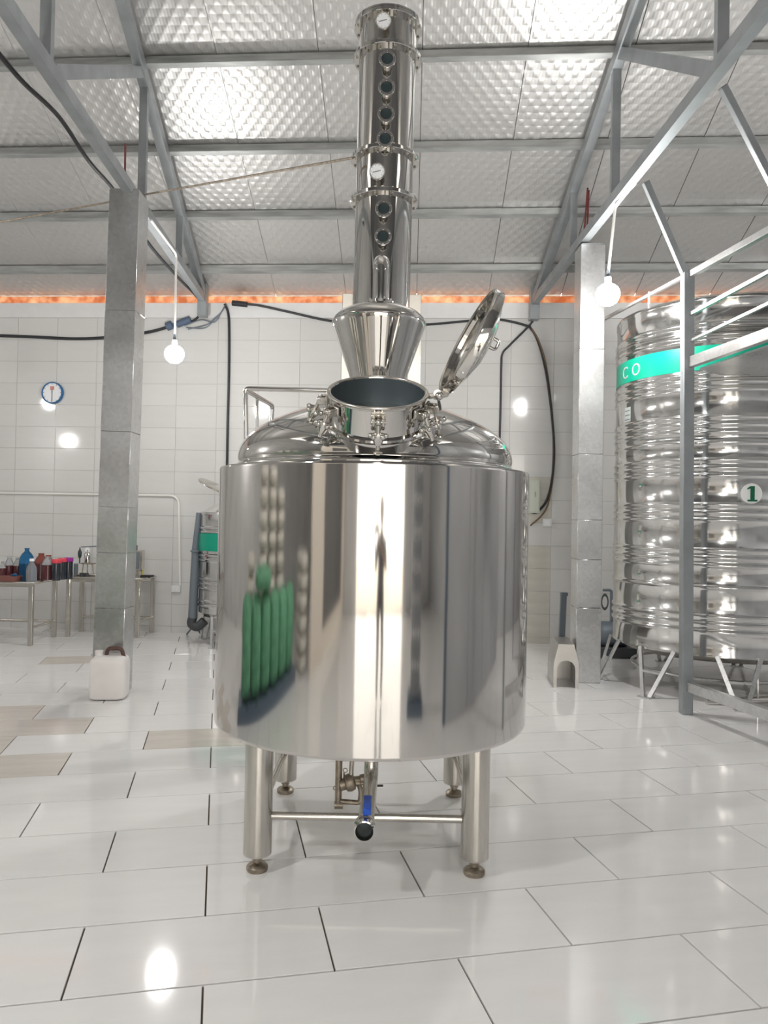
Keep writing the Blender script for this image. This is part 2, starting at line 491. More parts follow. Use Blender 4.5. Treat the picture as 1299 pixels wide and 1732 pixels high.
# orange strip in the gap under the eave
bm = NB(); prev = None; N_ = 150
for i in range(N_ + 1):
    x = -7.4 + 14.4 * i / N_
    z1 = WTOP + 0.085 + random.uniform(-.006, .006); z0 = WTOP - 0.004 + random.uniform(-.004, .004)
    p = [Vector((x, wy(x) + yo, z)) for z, yo in ((z0, -.012), (z1, -.012), (z1, -.004), (z0, -.004))]
    cur = [bm.verts.new(q) for q in p]
    if prev:
        for k in range(4): bm.faces.new((prev[k], prev[(k + 1) % 4], cur[(k + 1) % 4], cur[k]))
    prev = cur
struct('trim_1', bm, 'orange', 'thin glowing orange strip between the back wall and the roof')

# other walls
bm = NB(); box(bm, (XL - .08, 2.2, 3.6), (0.16, 16.4, 7.4)); struct('wall_left', bm, 'grey_left')
bm = NB(); box(bm, (XR + .08, 2.2, 3.6), (0.16, 16.4, 7.4)); struct('wall_right', bm, 'grey_wall')
bm = NB()
OX0, OX1, OZ = -1.7, 3.4, 3.7
box(bm, ((XL + OX0) / 2, YR, 3.0), (OX0 - XL, .16, 6.0)); box(bm, ((XR + OX1) / 2, YR, 3.0), (XR - OX1, .16, 6.0))
box(bm, ((OX0 + OX1) / 2, YR, (OZ + 6.0) / 2), (OX1 - OX0, .16, 6.0 - OZ)); struct('wall_rear', bm, 'plaster')
bm = NB(); box(bm, (0.8, YR - 8, -0.07), (26, 15.8, 0.1)); struct('yard_ground', bm, 'yard', 'pale ground outside the open rear doorway')

# roof: foil strips with seams running up the slope, built one by one
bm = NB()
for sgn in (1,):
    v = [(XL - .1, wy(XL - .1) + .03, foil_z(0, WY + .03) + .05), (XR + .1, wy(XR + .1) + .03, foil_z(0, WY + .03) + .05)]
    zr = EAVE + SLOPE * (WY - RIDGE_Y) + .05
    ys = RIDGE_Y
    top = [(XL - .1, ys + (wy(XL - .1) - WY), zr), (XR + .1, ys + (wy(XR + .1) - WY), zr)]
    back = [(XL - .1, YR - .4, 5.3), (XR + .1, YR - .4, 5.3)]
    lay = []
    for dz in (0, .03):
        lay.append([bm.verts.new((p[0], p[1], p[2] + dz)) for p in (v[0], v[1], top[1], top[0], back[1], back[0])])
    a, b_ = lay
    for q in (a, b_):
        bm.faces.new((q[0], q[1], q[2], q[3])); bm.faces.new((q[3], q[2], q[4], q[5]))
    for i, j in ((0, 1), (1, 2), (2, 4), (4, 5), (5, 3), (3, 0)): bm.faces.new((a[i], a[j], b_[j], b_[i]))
ceiling = struct('ceiling', bm, 'roof_shade', 'sloping roof lined with silver bubble foil')
SEAM0, SW = -0.70, 0.90
slope_len = (WY + .02 - RIDGE_Y) * math.sqrt(1 + SLOPE ** 2)
sd = Vector((0, -1, SLOPE)).normalized()
for k in range(-8, 9):
    xa = max(SEAM0 + k * SW, XL); xb = min(SEAM0 + (k + 1) * SW, XR)
    if xb - xa < .05: continue
    bm = NB(); g = .003
    rows = []
    for i in range(2):
        t = i * slope_len
        for x in (xa + g, xb - g):
            b0 = Vector((x, wy(x) + .02, EAVE - .008)) + sd * t
            rows.append(b0)
    ctr = sum(rows, Vector()) / 4
    nrm = Vector((0, SLOPE, 1)).normalized()
    # local frame: x along the eave, y up the slope, z out of the sheet
    xax = (rows[1] - rows[0]).normalized(); nrm = xax.cross(sd).normalized()
    fr = Matrix((xax, sd, nrm)).transposed().to_4x4(); fr.translation = ctr; inv = fr.inverted()
    lo = [bm.verts.new(inv @ p) for p in rows]; hi = [bm.verts.new((inv @ p) + Vector((0, 0, 0.01 * (1 if nrm.z > 0 else -1)))) for p in rows]
    for q in (lo, hi): bm.faces.new((q[0], q[1], q[3], q[2]))
    for i, j in ((0, 1), (1, 3), (3, 2), (2, 0)): bm.faces.new((lo[i], lo[j], hi[j], hi[i]))
    o = bpy.data.objects.new('foil_panel', mesh_of('foil_panel', bm, 'foil')); COL.objects.link(o); o.parent = ceiling; o.matrix_local = fr

# purlins
names = ['nearest the back wall', 'second up from the back wall', 'third up from the back wall', 'highest in view, behind the column top', 'fifth up, above the frame', 'sixth up, above the camera']
for i, d in enumerate((9.10, 8.27, 7.44, 6.55, 5.68, 4.8)):
    bm = NB()
    a = Vector((XL, d + (wy(XL) - WY), 0)); b = Vector((XR, d + (wy(XR) - WY), 0))
    z = EAVE + SLOPE * (WY - d)
    up = Vector((0, SLOPE, 1)).normalized()
    for c_, h_, w_ in ((-.055, .085, .012), (-.016, .012, .05), (-.094, .012, .05)):   # a C channel
        q = up * c_ + Vector((0, 0.0, z))
        sft = Vector((0, 1, -SLOPE)).normalized() * (0 if w_ < .02 else .022)
        beam(bm, a + q + sft, b + q + sft, w_, h_, up)
    o = single('roof_purlin', bm, 'purlin', 'long galvanised roof purlin, ' + names[i], 'purlin', 'roof purlins')

# trusses
CZ = 4.2
def truss(p_near, p_far, struts, label):
    p_near = Vector(p_near); p_far = Vector(p_far)
    dirv = (p_far - p_near); dirv /= dirv.y
    def on(y, z): q = p_near + dirv * (y - p_near.y); q.z = z; return q
    y_end = min(9.6, WY - .08 - WS * p_far.x)
    root = thing('roof_truss', label, 'truss', on(y_end, 4.1), 'roof trusses')
    def rz(y): return foil_z(on(y, 0).x, y) - .165
    bm = NB(); beam(bm, on(1.2, CZ + .045), on(y_end, CZ + .045), .075, .09); part('bottom_chord', bm, 'grey_steel', root)
    bm = NB(); beam(bm, on(0.6, rz(.6)), on(y_end, rz(y_end)), .085, .11); part('rafter', bm, 'grey_steel', root)
    for y in struts:
        bm = NB(); beam(bm, on(y, CZ + .05), on(y, rz(y)), .07, .05, (0, 1, 0)); part('strut', bm, 'grey_steel', root)
    bm = NB(); beam(bm, on(struts[0] + .1, CZ + .07), on(struts[1] - .1, rz(struts[1] - .1)), .06, .09); part('diagonal', bm, 'grey_steel', root)
    bm = NB(); beam(bm, on(y_end - .02, 4.02), on(y_end - .02, 4.42), .11, .12, (0, 1, 0)); part('heel_plate', bm, 'grey_steel', root)
    return root
tl0 = atz(12, 28, CZ); tl1 = atz(325, 485, CZ)
tr0 = atz(1285, 40, CZ); tr1 = atz(985, 415, CZ)
truss(tl0, tl1, (4.65, 6.78, 8.25), 'grey steel roof truss above the galvanised column by the tables')
truss(tr0, tr1, (4.5, 6.42, 7.7), 'grey steel roof truss above the platform by the tall silo')

# clad columns
def column(px_b, py_b, px_t, py_t, width, label, bars):
    base = atz(px_b, py_b); top = at(px_t, py_t, base.y)
    root = thing('steel_column', label, 'column', base)
    ax = (top - base).normalized()
    m = frame(base, ax, (1, -0.0, 0)); H = (top - base).length
    bm = NB(); hz = [0, H * .17, H * .28, H * .37, H * .52, H * .76, H]
    for i, (a, b) in enumerate(zip(hz[:-1], hz[1:])):
        bm = NB(); g = .0016 * (i % 2)
        box(bm, (0, 0, (a + b) / 2), (width - g, width - g, b - a - .0015), m, .004); part('cladding_sheet', bm, 'galv', root)
    bm = NB(); box(bm, (0, 0, H + .006), (width - .03, width - .03, .012), m); part('cap_plate', bm, 'grey_steel', root)
    for p0, p1 in bars:
        bm = NB(); cyl(bm, at(*p0, base.y + .02), at(*p1, base.y + .02), .009, 8); part('red_bar', bm, 'red_bar', root, 'red painted rod')
    return root
colL = column(189, 1170, 219, 331, .255, 'square galvanised column with the white jerrycan at its foot', [((211, 335), (212, 243))])
colR = column(989, 1151, 998, 420, .235, 'square galvanised column lit by the bulb beside the tall silo', [((986, 422), (994, 318)), ((992, 422), (996, 322))])

# ------------------------------------------------------------------ pendant bulbs
def pendant(name, pos, top, label, hook=None, bulb='bulb'):
    pos = Vector(pos); top = Vector(top)
    root = thing('pendant_bulb', label, 'lamp', pos, 'bare bulbs hanging from the trusses')
    bm = NB()
    pts = ([Vector(hook)] if hook is not None else []) + [top, pos + Vector((0, 0, .17))]
    tube(bm, fillet(pts, .05) if len(pts) > 2 else pts, .012, 8); part('conduit', bm, 'white_pipe', root)
    bm = NB(); lathe(bm, [(0, .20), (.012, .20), (.016, .15), (.028, .14), (.028, .075), (.0, .075)], 16, T(*pos)); part('socket', bm, 'galv_dark', root)
    bm = NB(); lathe(bm, [(0, -.100), (.045, -.092), (.078, -.068), (.098, -.025), (.099, .008), (.085, .045), (.055, .072), (.03, .080), (0, .080)], 24, T(*pos)); part('bulb', bm, bulb, root, 'glowing white bulb')
    return root
ltop = atz(298, 430, CZ); rtop = atz(1040, 347, CZ)
pendant('l', at(295, 598, ltop.y), ltop, 'lit bulb hanging beside the column near the wall clock', atz(255, 372, CZ))
rp = at(1028, 497, rtop.y - .05)
pendant('r', rp, at(1041, 347, rtop.y - .05), 'lit bulb hanging in front of the column by the silo', at(1075, 310, rtop.y - .35), 'bulb_bright')
for i, (x, y, z, lb, bk_) in enumerate(((-2.2, 1.5, 3.3, 'behind the camera on the left truss', 'bulb_bright'), (0.15, -0.7, 3.5, 'in the middle of the hall behind the camera', 'bulb_bright'), (-5.8, 7.75, 3.29, 'left of the tables near the back wall', 'bulb_dim'), (-7.2, 4.75, 3.0, 'beside the left wall', 'bulb'), (5.3, 5.6, 3.4, 'far right of the hall', 'bulb_bright'))):
    pendant('x', (x, y, z), (x, y, z + 1.6), 'lit bulb hanging ' + lb, None, bk_)

# ------------------------------------------------------------------ the mash tank
TC = Vector((-0.048, 3.72, 0)); TR = 0.742
ZB, ZT = 0.555, 1.732
tank = thing('mash_tank', 'large polished steel still pot on four legs with open manhole', 'tank', (TC.x, TC.y, 0))
mt = T(TC.x, TC.y, 0)
bm = NB(); lathe(bm, [(0, ZB + .0), (TR - .012, ZB), (TR - .003, ZB + .003), (TR, ZB + .012), (TR, ZB + .018), (TR, ZB + .022), (TR, ZT - .018), (TR, ZT - .014), (TR, ZT - .008), (TR - .003, ZT - .002), (TR - .01, ZT), (.655, ZT + .004), (.655, ZT - .02)], 160, mt)
part('jacket', bm, 'jacket', tank, 'mirror-polished cylindrical jacket', 30)
bm = NB()
prof = [(.665, ZT - .01), (.668, ZT + .012), (.662, ZT + .022), (.655, ZT + .03), (.660, ZT + .045), (.658, ZT + .075), (.645, ZT + .112), (.618, ZT + .150), (.575, ZT + .188), (.52, ZT + .222), (.45, ZT + .256), (.37, ZT + .288), (.28, ZT + .318), (.19, ZT + .340), (.1, ZT + .353), (0, ZT + .358)]
# resample smoothly
pv = spline([Vector((r, 0, z)) for r, z in prof], 4)
lathe(bm, [(max(p.x, 0), p.z) for p in pv], 128, mt); dome = part('dome', bm, 'mirror', tank, 'rounded dome top', 60)

# legs, levelling feet, rails
feet = [atz(437, 1474), atz(806, 1476), atz(480, 1340), atz(764, 1345)]
xs = [(feet[0].x + feet[2].x) / 2, (feet[1].x + feet[3].x) / 2]; yf = (feet[0].y + feet[1].y) / 2; yb = (feet[2].y + feet[3].y) / 2
LP = [(xs[0], yf), (xs[1], yf), (xs[0], yb), (xs[1], yb)]
for x, y in LP:
    bm = NB(); lathe(bm, [(0, .070), (.057, .070), (.060, .074), (.060, .078), (.060, .082), (.060, ZB + .02), (0, ZB + .02)], 32, T(x, y, 0)); leg = part('leg', bm, 'brushed', tank)
    bm = NB(); lathe(bm, [(0, 0), (.043, 0), (.046, .006), (.046, .018), (.038, .026), (.022, .031), (.016, .034), (.016, .045), (.022, .046), (.022, .056), (.016, .058), (.016, .072), (0, .072)], 24, T(x, y, 0)); part('levelling_foot', bm, 'rusty', leg, 'dull adjustable foot')
ZR = 0.232
for i, j in ((0, 1), (2, 3), (0, 2), (1, 3)):
    bm = NB(); cyl(bm, (*LP[i], ZR), (*LP[j], ZR), .0165, 16); part('rail', bm, 'brushed', tank)

# drain pipe with valve
dz = .285; dx = at(621, 1350, 3.3).x
bm = NB(); tube(bm, fillet([(dx + .012, TC.y - .12, ZB + .01), (dx + .012, TC.y - .12, dz), (dx, 3.06, dz)], .09, 8), .033, 24, False); drain = part('drain_pipe', bm, 'brushed', tank)
bm = NB(); md = frame((dx - .004, 3.06, dz), (0, -1, 0))
lathe(bm, [(.033, 0), (.041, 0), (.043, .012), (.041, .022), (.036, .026), (.036, .062), (.041, .064), (.041, .074), (.0355, .076), (.0345, .072), (.031, .055), (.031, .0)], 32, md); part('outlet_ferrule', bm, 'mirror', drain)
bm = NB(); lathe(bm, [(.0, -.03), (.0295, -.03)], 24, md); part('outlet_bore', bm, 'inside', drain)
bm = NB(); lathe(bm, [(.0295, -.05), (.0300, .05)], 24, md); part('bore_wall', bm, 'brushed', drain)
bm = NB(); cyl(bm, (dx, 3.10, dz + .03), (dx, 3.10, dz + .062), .011, 12); part('valve_stem', bm, 'brushed', drain)
bm = NB(); box(bm, (dx + .004, 3.11, dz + .066), (.032, .15, .010), None, .003); box(bm, (dx + .004, 3.037, dz + .057), (.032, .010, .024), None, .002); part('valve_handle', bm, 'blue', drain, 'blue lever handle')

# steam trap pipework beneath
sd_ = 3.62
def S(x, y): return at(x, y, sd_)
trap_parts = NB(); tube(trap_parts, [S(574, 1262), S(572, 1357)], .0165, 14); trap = part('steam_pipe', trap_parts, 'rusty', tank, 'dull brown steam pipe')
bm = NB(); tube(bm, [S(566, 1361), S(580, 1361)], .02, 12); tube(bm, fillet([S(573, 1355), S(596, 1357), S(609, 1358), S(611, 1338), S(606, 1324)], .03), .012, 12); part('return_pipe', bm, 'rusty', trap)
bm = NB()
mm = frame(S(579, 1327), RT + Vector((0, .1, .25))) @ Matrix.Scale(1.25, 4); lathe(bm, [(0, -.01), (.022, -.008), (.022, .01), (.030, .014), (.034, .03), (.030, .045), (.018, .05), (.014, .07), (.018, .072), (.018, .088), (0, .088)], 18, mm); part('trap_body', bm, 'rusty', trap)
bm = NB(); lathe(bm, [(0, .0), (.016, 0), (.016, .03), (.01, .034), (.01, .10), (0, .10)], 12, frame(S(598, 1324), (1, 0, 0))); part('union_nut', bm, 'rusty', trap)
bm = NB(); torus(bm, .010, .0025, 18, 6, frame(S(584, 1303), (0, 1, 0))); tube(bm, [S(582, 1307), S(582, 1318)], .004, 8); part('vent_cock', bm, 'rusty', trap)
bm = NB(); torus(bm, .009, .003, 16, 6, frame(S(567, 1333), (0, 1, 0))); part('bracket_ring', bm, 'rusty', trap)
bm = NB(); tube(bm, [S(597, 1262), S(594, 1310)], .011, 12); part('feed_pipe', bm, 'brushed', trap)
bm = NB(); tube(bm, [S(634, 1329), S(648, 1329)], .005, 8); part('lever', bm, 'black', trap, 'thin black lever')

# manhole: neck, rim, clamps, open lid
mc = at(639, 664, 3.13); tilt = math.radians(28)
mn = Vector((0.01, -math.sin(tilt), math.cos(tilt))).normalized()
mm = frame(mc, mn, (1, 0, 0)); MR = 0.205
bm = NB(); lathe(bm, [(MR - .004, -.19), (MR - .004, -.012), (MR + .002, -.008), (MR + .004, 0), (MR, .004), (MR - .012, .004), (MR - .014, 0)], 96, mm); neck = part('manhole_neck', bm, 'mirror', tank)
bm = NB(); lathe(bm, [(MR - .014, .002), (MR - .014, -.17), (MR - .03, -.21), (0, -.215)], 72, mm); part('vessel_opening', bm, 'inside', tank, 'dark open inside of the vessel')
bm = NB(); torus(bm, MR - .001, .0065, 96, 10, mm @ T(0, 0, .002)); part('rim', bm, 'brushed', neck)
bm = NB(); torus(bm, MR + .004, .012, 80, 8, mm @ T(0, 0, -.135)); part('weld_bead', bm, 'mirror', neck)
def clamp(ang, drop, hang):
    # swing bolt with a lobed hand nut
    m = mm @ RZ(ang) @ T(MR, 0, 0) @ Matrix.Scale(1.35, 4)
    bm = NB(); box(bm, (.003, 0, -.030), (.008, .044, .03), m, .002); c = part('clamp', bm, 'brushed', tank)
    for s_ in (-1, 1):
        bm = NB(); box(bm, (.018, s_ * .014, -.030), (.030, .008, .022), m, .002); part('lug', bm, 'brushed', c)
    p0 = m @ Vector((.026, 0, -.030)); dirn = (m.to_3x3() @ Vector((drop, 0, hang))).normalized()
    bm = NB(); cyl(bm, p0 - (m.to_3x3() @ Vector((0, .02, 0))), p0 + (m.to_3x3() @ Vector((0, .02, 0))), .006, 10); part('pivot_pin', bm, 'brushed', c)
    bm = NB(); cyl(bm, p0, p0 + dirn * .105, .0085, 10); ball(bm, p0, .014, 10, 8); part('swing_bolt', bm, 'brushed', c)
    bm = NB(); f = frame(p0 + dirn * .042, dirn) @ Matrix.Scale(1.35, 4)
    lathe(bm, [(0, 0), (.018, 0), (.020, .006), (.016, .020), (.011, .034), (0, .034)], 16, f)
    for k in range(5):
        q = f @ Vector((.023 * math.cos(2 * PI * k / 5), .023 * math.sin(2 * PI * k / 5), .008)); ball(bm, q, .0115, 10, 6)
    part('hand_nut', bm, 'mirror', c)
    bm = NB(); lathe(bm, [(0, .055), (.013, .055), (.015, .058), (.010, .062), (0, .062)], 12, f); part('end_nut', bm, 'brushed', c)
clamp(-PI / 2 + .03, .22, -1.0)
clamp(-PI / 2 - .95, .40, -1.0)
clamp(-PI / 2 + .92, .45, -1.0)
clamp(-PI - .05, .30, -.6)
clamp(-.25, .25, -1.0)

# lid, swung open to the right
lc = at(793, 577, 3.13)
long = (RT * (88 / 193) + UP * (172 / 193)); vdir = (lc - CAMO).normalized()
perp = (-RT * (172 / 193) + UP * (88 / 193))
ln = (perp * math.cos(math.radians(8.5)) - vdir * math.sin(math.radians(8.5))).normalized()
ln = (ln - long * ln.dot(long)).normalized()
ml = frame(lc, ln, long); LRAD = 96 * 3.13 / FPX
bm = NB(); lathe(bm, [(LRAD - .014, .010), (LRAD - .002, .010), (LRAD, .006), (LRAD, -.026), (LRAD - .004, -.030), (LRAD - .016, -.030), (LRAD - .05, -.046), (LRAD * .55, -.066), (LRAD * .25, -.075), (0, -.078)], 80, ml); lid = part('manhole_lid', bm, 'mirror', tank, 'open dished steel lid')
bm = NB(); lathe(bm, [(LRAD - .012, .010), (LRAD - .016, -.016), (LRAD - .03, -.028), (LRAD * .55, -.055), (LRAD * .25, -.065), (0, -.068)], 80, ml); part('dished_inside', bm, 'mirror', lid)
bm = NB(); torus(bm, LRAD - .012, .007, 72, 8, ml @ T(0, 0, .008)); part('gasket', bm, 'brushed', lid)
hl = lc + long * .035 - ln * .066
bm = NB(); tube(bm, fillet([ml @ Vector((.06, 0, -.065)), ml @ Vector((.06, 0, -.115)), ml @ Vector((.02, 0, -.115)), ml @ Vector((.02, 0, -.065))], .015), .007, 10); part('lid_handle', bm, 'mirror', lid)
bm = NB()
hp = at(739, 668, 3.12); ej = lc - long * (LRAD - .004) - ln * .02
cyl(bm, hp - Vector((0, .035, 0)), hp + Vector((0, .035, 0)), .016, 14); beam(bm, hp, ej, .03, .022, (0, 1, 0), .004); beam(bm, hp, mm @ Vector((MR, 0, -.012)), .035, .018, (0, 0, 1), .003); part('lid_hinge', bm, 'brushed', lid)
bm = NB(); ball(bm, hp + Vector((.006, -.05, -.012)), .018, 10, 8); cyl(bm, hp + Vector((0, -.04, 0)), hp + Vector((.012, -.055, -.07)), .007, 8); part('hinge_pin', bm, 'mirror', lid)

# still head: cone with domed cap, swan-neck pipe
hx = at(640, 600, TC.y).x
mh = T(hx, TC.y + .02, 0)
hd = TC.y + .02
def hz(py): return at(640, py, hd).z
def hr(px): return px * hd / FPX
bm = NB(); lathe(bm, [(hr(40), ZT + .33), (hr(44), hz(660)), (hr(48), hz(640)), (hr(77), hz(556)), (hr(78.5), hz(551)), (hr(78.5), hz(546)), (hr(76), hz(540)), (hr(68), hz(532)), (hr(52), hz(524)), (hr(36), hz(519)), (hr(20), hz(516)), (0, hz(515))], 80, mh); head = part('still_head', bm, 'brushed' if False else 'mirror', tank, 'inverted cone still head', 25)
bm = NB(); torus(bm, hr(78.2), .005, 80, 8, mh @ T(0, 0, hz(548))); part('seam_bead', bm, 'mirror', head)
pr = hr(13.8); ptop = hz(424)
bm = NB(); tube(bm, fillet([(hx + .005, hd, hz(517)), (hx + .006, hd, ptop - .04), (hx + .010, 4.78, ptop - .02)], .085, 10), pr, 28); neckp = part('vapour_pipe', bm, 'mirror', head, 'swan-neck pipe into the column')
bm = NB(); lathe(bm, [(pr, 0), (hr(22), 0), (hr(22), .012), (pr, .013)], 32, T(hx + .005, hd, hz(515))); part('pipe_flange', bm, 'mirror', neckp)
for k in range(8):
    a = 2 * PI * (k + .5) / 8
    bm = NB(); lathe(bm, [(0, .026), (.007, .024), (.007, -.004), (0, -.004)], 6, T(hx + .005 + hr(19) * math.cos(a), hd + hr(19) * math.sin(a), hz(515))); part('bolt', bm, 'mirror', neckp)

# ------------------------------------------------------------------ distillation column on its stand
CD = 4.97
ca = at(656.5, 60, CD); cb_ = at(645, 510, CD); ax = (ca - cb_).normalized()
def cpt(z): t = (z - cb_.z) / (ca.z - cb_.z); return cb_.lerp(ca, t)
CR = 48.3 * CD / FPX
base = cpt(0)
colm = thing('distillation_column', 'tall polished steel distillation column with sight glasses behind the pot', 'column', (base.x, base.y, 0))
ztop = at(656, 50, CD).z; zlow = 2.35
secs = [(zlow, at(645, 343, CD).z, 'lower_section'), (at(645, 343, CD).z, at(650, 272, CD).z, 'gauge_section'), (at(650, 272, CD).z, at(655, 103, CD).z, 'plate_section'), (at(655, 103, CD).z, ztop, 'top_section')]
SECO = []
for z0, z1, nm in secs:
    m = frame(cpt(z0), ax, (1, 0, 0)); L = (cpt(z1) - cpt(z0)).length
    bm = NB(); lathe(bm, [(0, .0005), (CR, .0005), (CR, L - .0005), (0, L - .0005)], 80, m); SECO.append(part(nm, bm, 'mirror', colm))
for z in (secs[0][1], secs[1][1], secs[2][1], secs[3][1]):
    m = frame(cpt(z), ax, (1, 0, 0)); FRD = 57.5 * CD / FPX
    bm = NB(); lathe(bm, [(CR - .002, -.013), (FRD - .003, -.013), (FRD, -.010), (FRD, .010), (FRD - .003, .013), (CR - .002, .013)], 80, m); fl = part('flange', bm, 'mirror', colm)
    for k in range(12):
        a = 2 * PI * (k + .5) / 12; q = m @ Vector(((CR + FRD) / 2 * math.cos(a), (CR + FRD) / 2 * math.sin(a), 0))
        bm = NB(); lathe(bm, [(0, -.024), (.009, -.022), (.009, .022), (0, .024)], 6, frame(q, ax)); part('bolt', bm, 'brushed', fl)
m = frame(cpt(ztop + .013), ax); bm = NB(); lathe(bm, [(FRD - .002, 0), (FRD - .002, .012), (FRD - .006, .015), (0, .016)], 64, m); part('top_cap', bm, 'mirror', colm)
yfr = CD - CR
def sight(px, py, sec):
    p = at(px, py, yfr - .055)
    m = frame(p, (0, -1, 0), (1, 0, 0))
    bm = NB(); lathe(bm, [(.034, -.09), (.034, -.012), (.050, -.012), (.053, -.008), (.053, .004), (.050, .007), (.036, .007), (.034, .002), (.034, -.01)], 36, m); s = part('sight_glass', bm, 'mirror', colm)
    bm = NB(); lathe(bm, [(0, -.002), (.0345, -.002)], 28, m); part('pane', bm, 'glass_dark', s, 'dark round glass pane')
    for k in range(6):
        a = 2 * PI * (k + .5) / 6
        bm = NB(); lathe(bm, [(0, .012), (.0055, .011), (.0055, -.02), (0, -.02)], 6, m @ T(.044 * math.cos(a), .044 * math.sin(a), 0)); part('bolt', bm, 'mirror', s)
for px, py in ((655, 100), (654, 148), (653, 193), (651.5, 235), (649, 353), (648, 400)): sight(px, py, 0)
def gauge(px, py, r):
    p = at(px, py, yfr - .07); m = frame(p, (0, -1, -.12), (1, 0, 0))
    bm = NB(); lathe(bm, [(0, -.02), (r, -.02), (r + .003, -.016), (r + .003, .004), (r, .006), (r - .004, .003)], 36, m); g = part('thermometer', bm, 'brushed', colm, 'round white dial thermometer')
    bm = NB(); lathe(bm, [(0, .003), (r - .002, .003)], 36, m); part('dial', bm, 'gauge', g)
    bm = NB(); box(bm, (-.004, 0, .005), (r * 1.1, .004, .002), m @ RZ(.25)); part('needle', bm, 'hand', g)
    bm = NB(); cyl(bm, m @ Vector((0, 0, -.02)), m @ Vector((0, 0, -.09)), .009, 12); part('stem', bm, 'brushed', g)
    for k in range(10):
        a = 2 * PI * k / 10; bm = NB(); box(bm, (r * .78, 0, .0042), (r * .12, .002, .001), m @ RZ(a)); part('tick', bm, 'hand', g)
gauge(648.5, 35, .047); gauge(638, 290, .047)
# small nipple under the gauge
bm = NB(); cyl(bm, at(647, 317, yfr + .01), at(647, 317, yfr - .03), .012, 12); part('test_cock', bm, 'mirror', colm)
# stand
pd = 5.22
for pa, pb in ((578, 606), (685, 712)):
    a = at(pa, 560, pd); b = at(pb, 560, pd); zt = at(640, 497, pd).z
    bm = NB(); box(bm, ((a.x + b.x) / 2, pd + .05, zt / 2), (b.x - a.x, .10, zt), None, .004); part('stand_post', bm, 'plate', colm, 'square cream steel post')
xa, xb = at(590, 560, pd).x, at(700, 560, pd).x
for z in (.14, 1.2, 2.3):
    bm = NB(); box(bm, ((xa + xb) / 2, pd + .05, z), (xb - xa, .06, .08), None, .003); part('cross_bar', bm, 'plate', colm)
bm = NB(); box(bm, (cpt(2.33).x, CD + .12, 2.335), (.42, .52, .03), None, .004); part('column_seat', bm, 'plate', colm)
# pipe frame at its side
fd = 4.80
bm = NB(); tube(bm, fillet([at(575, 661, fd), at(415, 657, fd), at(417, 790, fd)], .03, 5), .0155, 14); pf = part('pipe_frame', bm, 'mirror', colm, 'bent polished pipe frame')
bm = NB(); tube(bm, [at(575, 661, fd), at(600, 663, pd)], .0155, 14); part('frame_arm', bm, 'mirror', pf)
bm = NB(); tube(bm, fillet([at(418, 661, fd), at(461, 686, fd + .34), at(452, 790, fd + .34)], .03, 5), .0155, 14); part('frame_side', bm, 'mirror', pf)
bm = NB(); tube(bm, [at(435, 673, fd + .15), at(434, 790, fd + .15)], .010, 12); part('frame_bar', bm, 'mirror', pf)

# bracing rod from the column to the left
bm = NB(); tube(bm, [at(-40, 383, 7.0), at(190, 341, 6.72), at(246, 329, 6.6), at(597, 267, 4.80)], .0085, 8)
single('bracing_rod', bm, 'rusty', 'long thin rod running from the column flange past the clad column', 'rod')

# ------------------------------------------------------------------ tall ribbed silo
SC = Vector((3.22, 7.32, 0)); SR = 0.965
silo = thing('storage_silo', 'very tall ribbed steel storage silo with green band and number disc', 'tank', SC)
ms = T(*SC)
def sz(py): return 1.5 + (889 - py) * 6.72 / FPX
ribs = []
for c, n in ((562, 2), (577, 2), (652, 3), (722, 3), (752, 1), (793, 3), (866, 3), (940, 3), (988, 1), (1048, 3)):
    for k in range(n): ribs.append(c + (k - (n - 1) / 2) * 12.5)
ribs = sorted(ribs, reverse=True)
prof = [(SR - .01, sz(1102)), (SR + .004, sz(1101)), (SR + .004, sz(1097)), (SR, sz(1095))]
for y in ribs:
    z = sz(y)
    prof += [(SR, z - .026), (SR + .004, z - .019), (SR + .011, z - .010), (SR + .014, z), (SR + .011, z + .010), (SR + .004, z + .019), (SR, z + .026)]
prof += [(SR, sz(520)), (SR + .006, sz(518)), (SR + .008, sz(513)), (SR, sz(510)), (SR - .05, sz(508)), (SR * .5, sz(497)), (0.3, sz(490)), (.3, sz(480)), (0, sz(478))]
pz = prof[4:-6]; pz.sort(key=lambda q: q[1])
bm = NB(); lathe(bm, prof[:4] + pz + prof[-6:], 144, ms); part('shell', bm, 'silo', silo, 'ribbed mirror steel shell')
bm = NB(); lathe(bm, [(SR - .01, sz(1101)), (SR - .12, sz(1112)), (SR * .5, sz(1122)), (0, sz(1126))], 72, ms); part('dished_base', bm, 'brushed', silo)
def arc_band(bm, R, z0, z1, a0, a1, n=48, t=.0015):
    rows = []
    for i in range(n + 1):
        a = a0 + (a1 - a0) * i / n
        rows.append([bm.verts.new((SC.x + r * math.cos(a), SC.y + r * math.sin(a), z)) for r, z in ((R, z0), (R + t, z0), (R + t, z1), (R, z1))])
    for a, b in zip(rows[:-1], rows[1:]):
        for k in range(4): bm.faces.new((a[k], a[(k + 1) % 4], b[(k + 1) % 4], b[k]))
    bm.faces.new(rows[0]); bm.faces.new(rows[-1][::-1])
gz0, gz1 = sz(632), sz(592)
bm = NB(); arc_band(bm, SR + .0005, gz0, gz1, math.radians(120), math.radians(330), 80); band = part('green_band', bm, 'band', silo, 'green printed band')
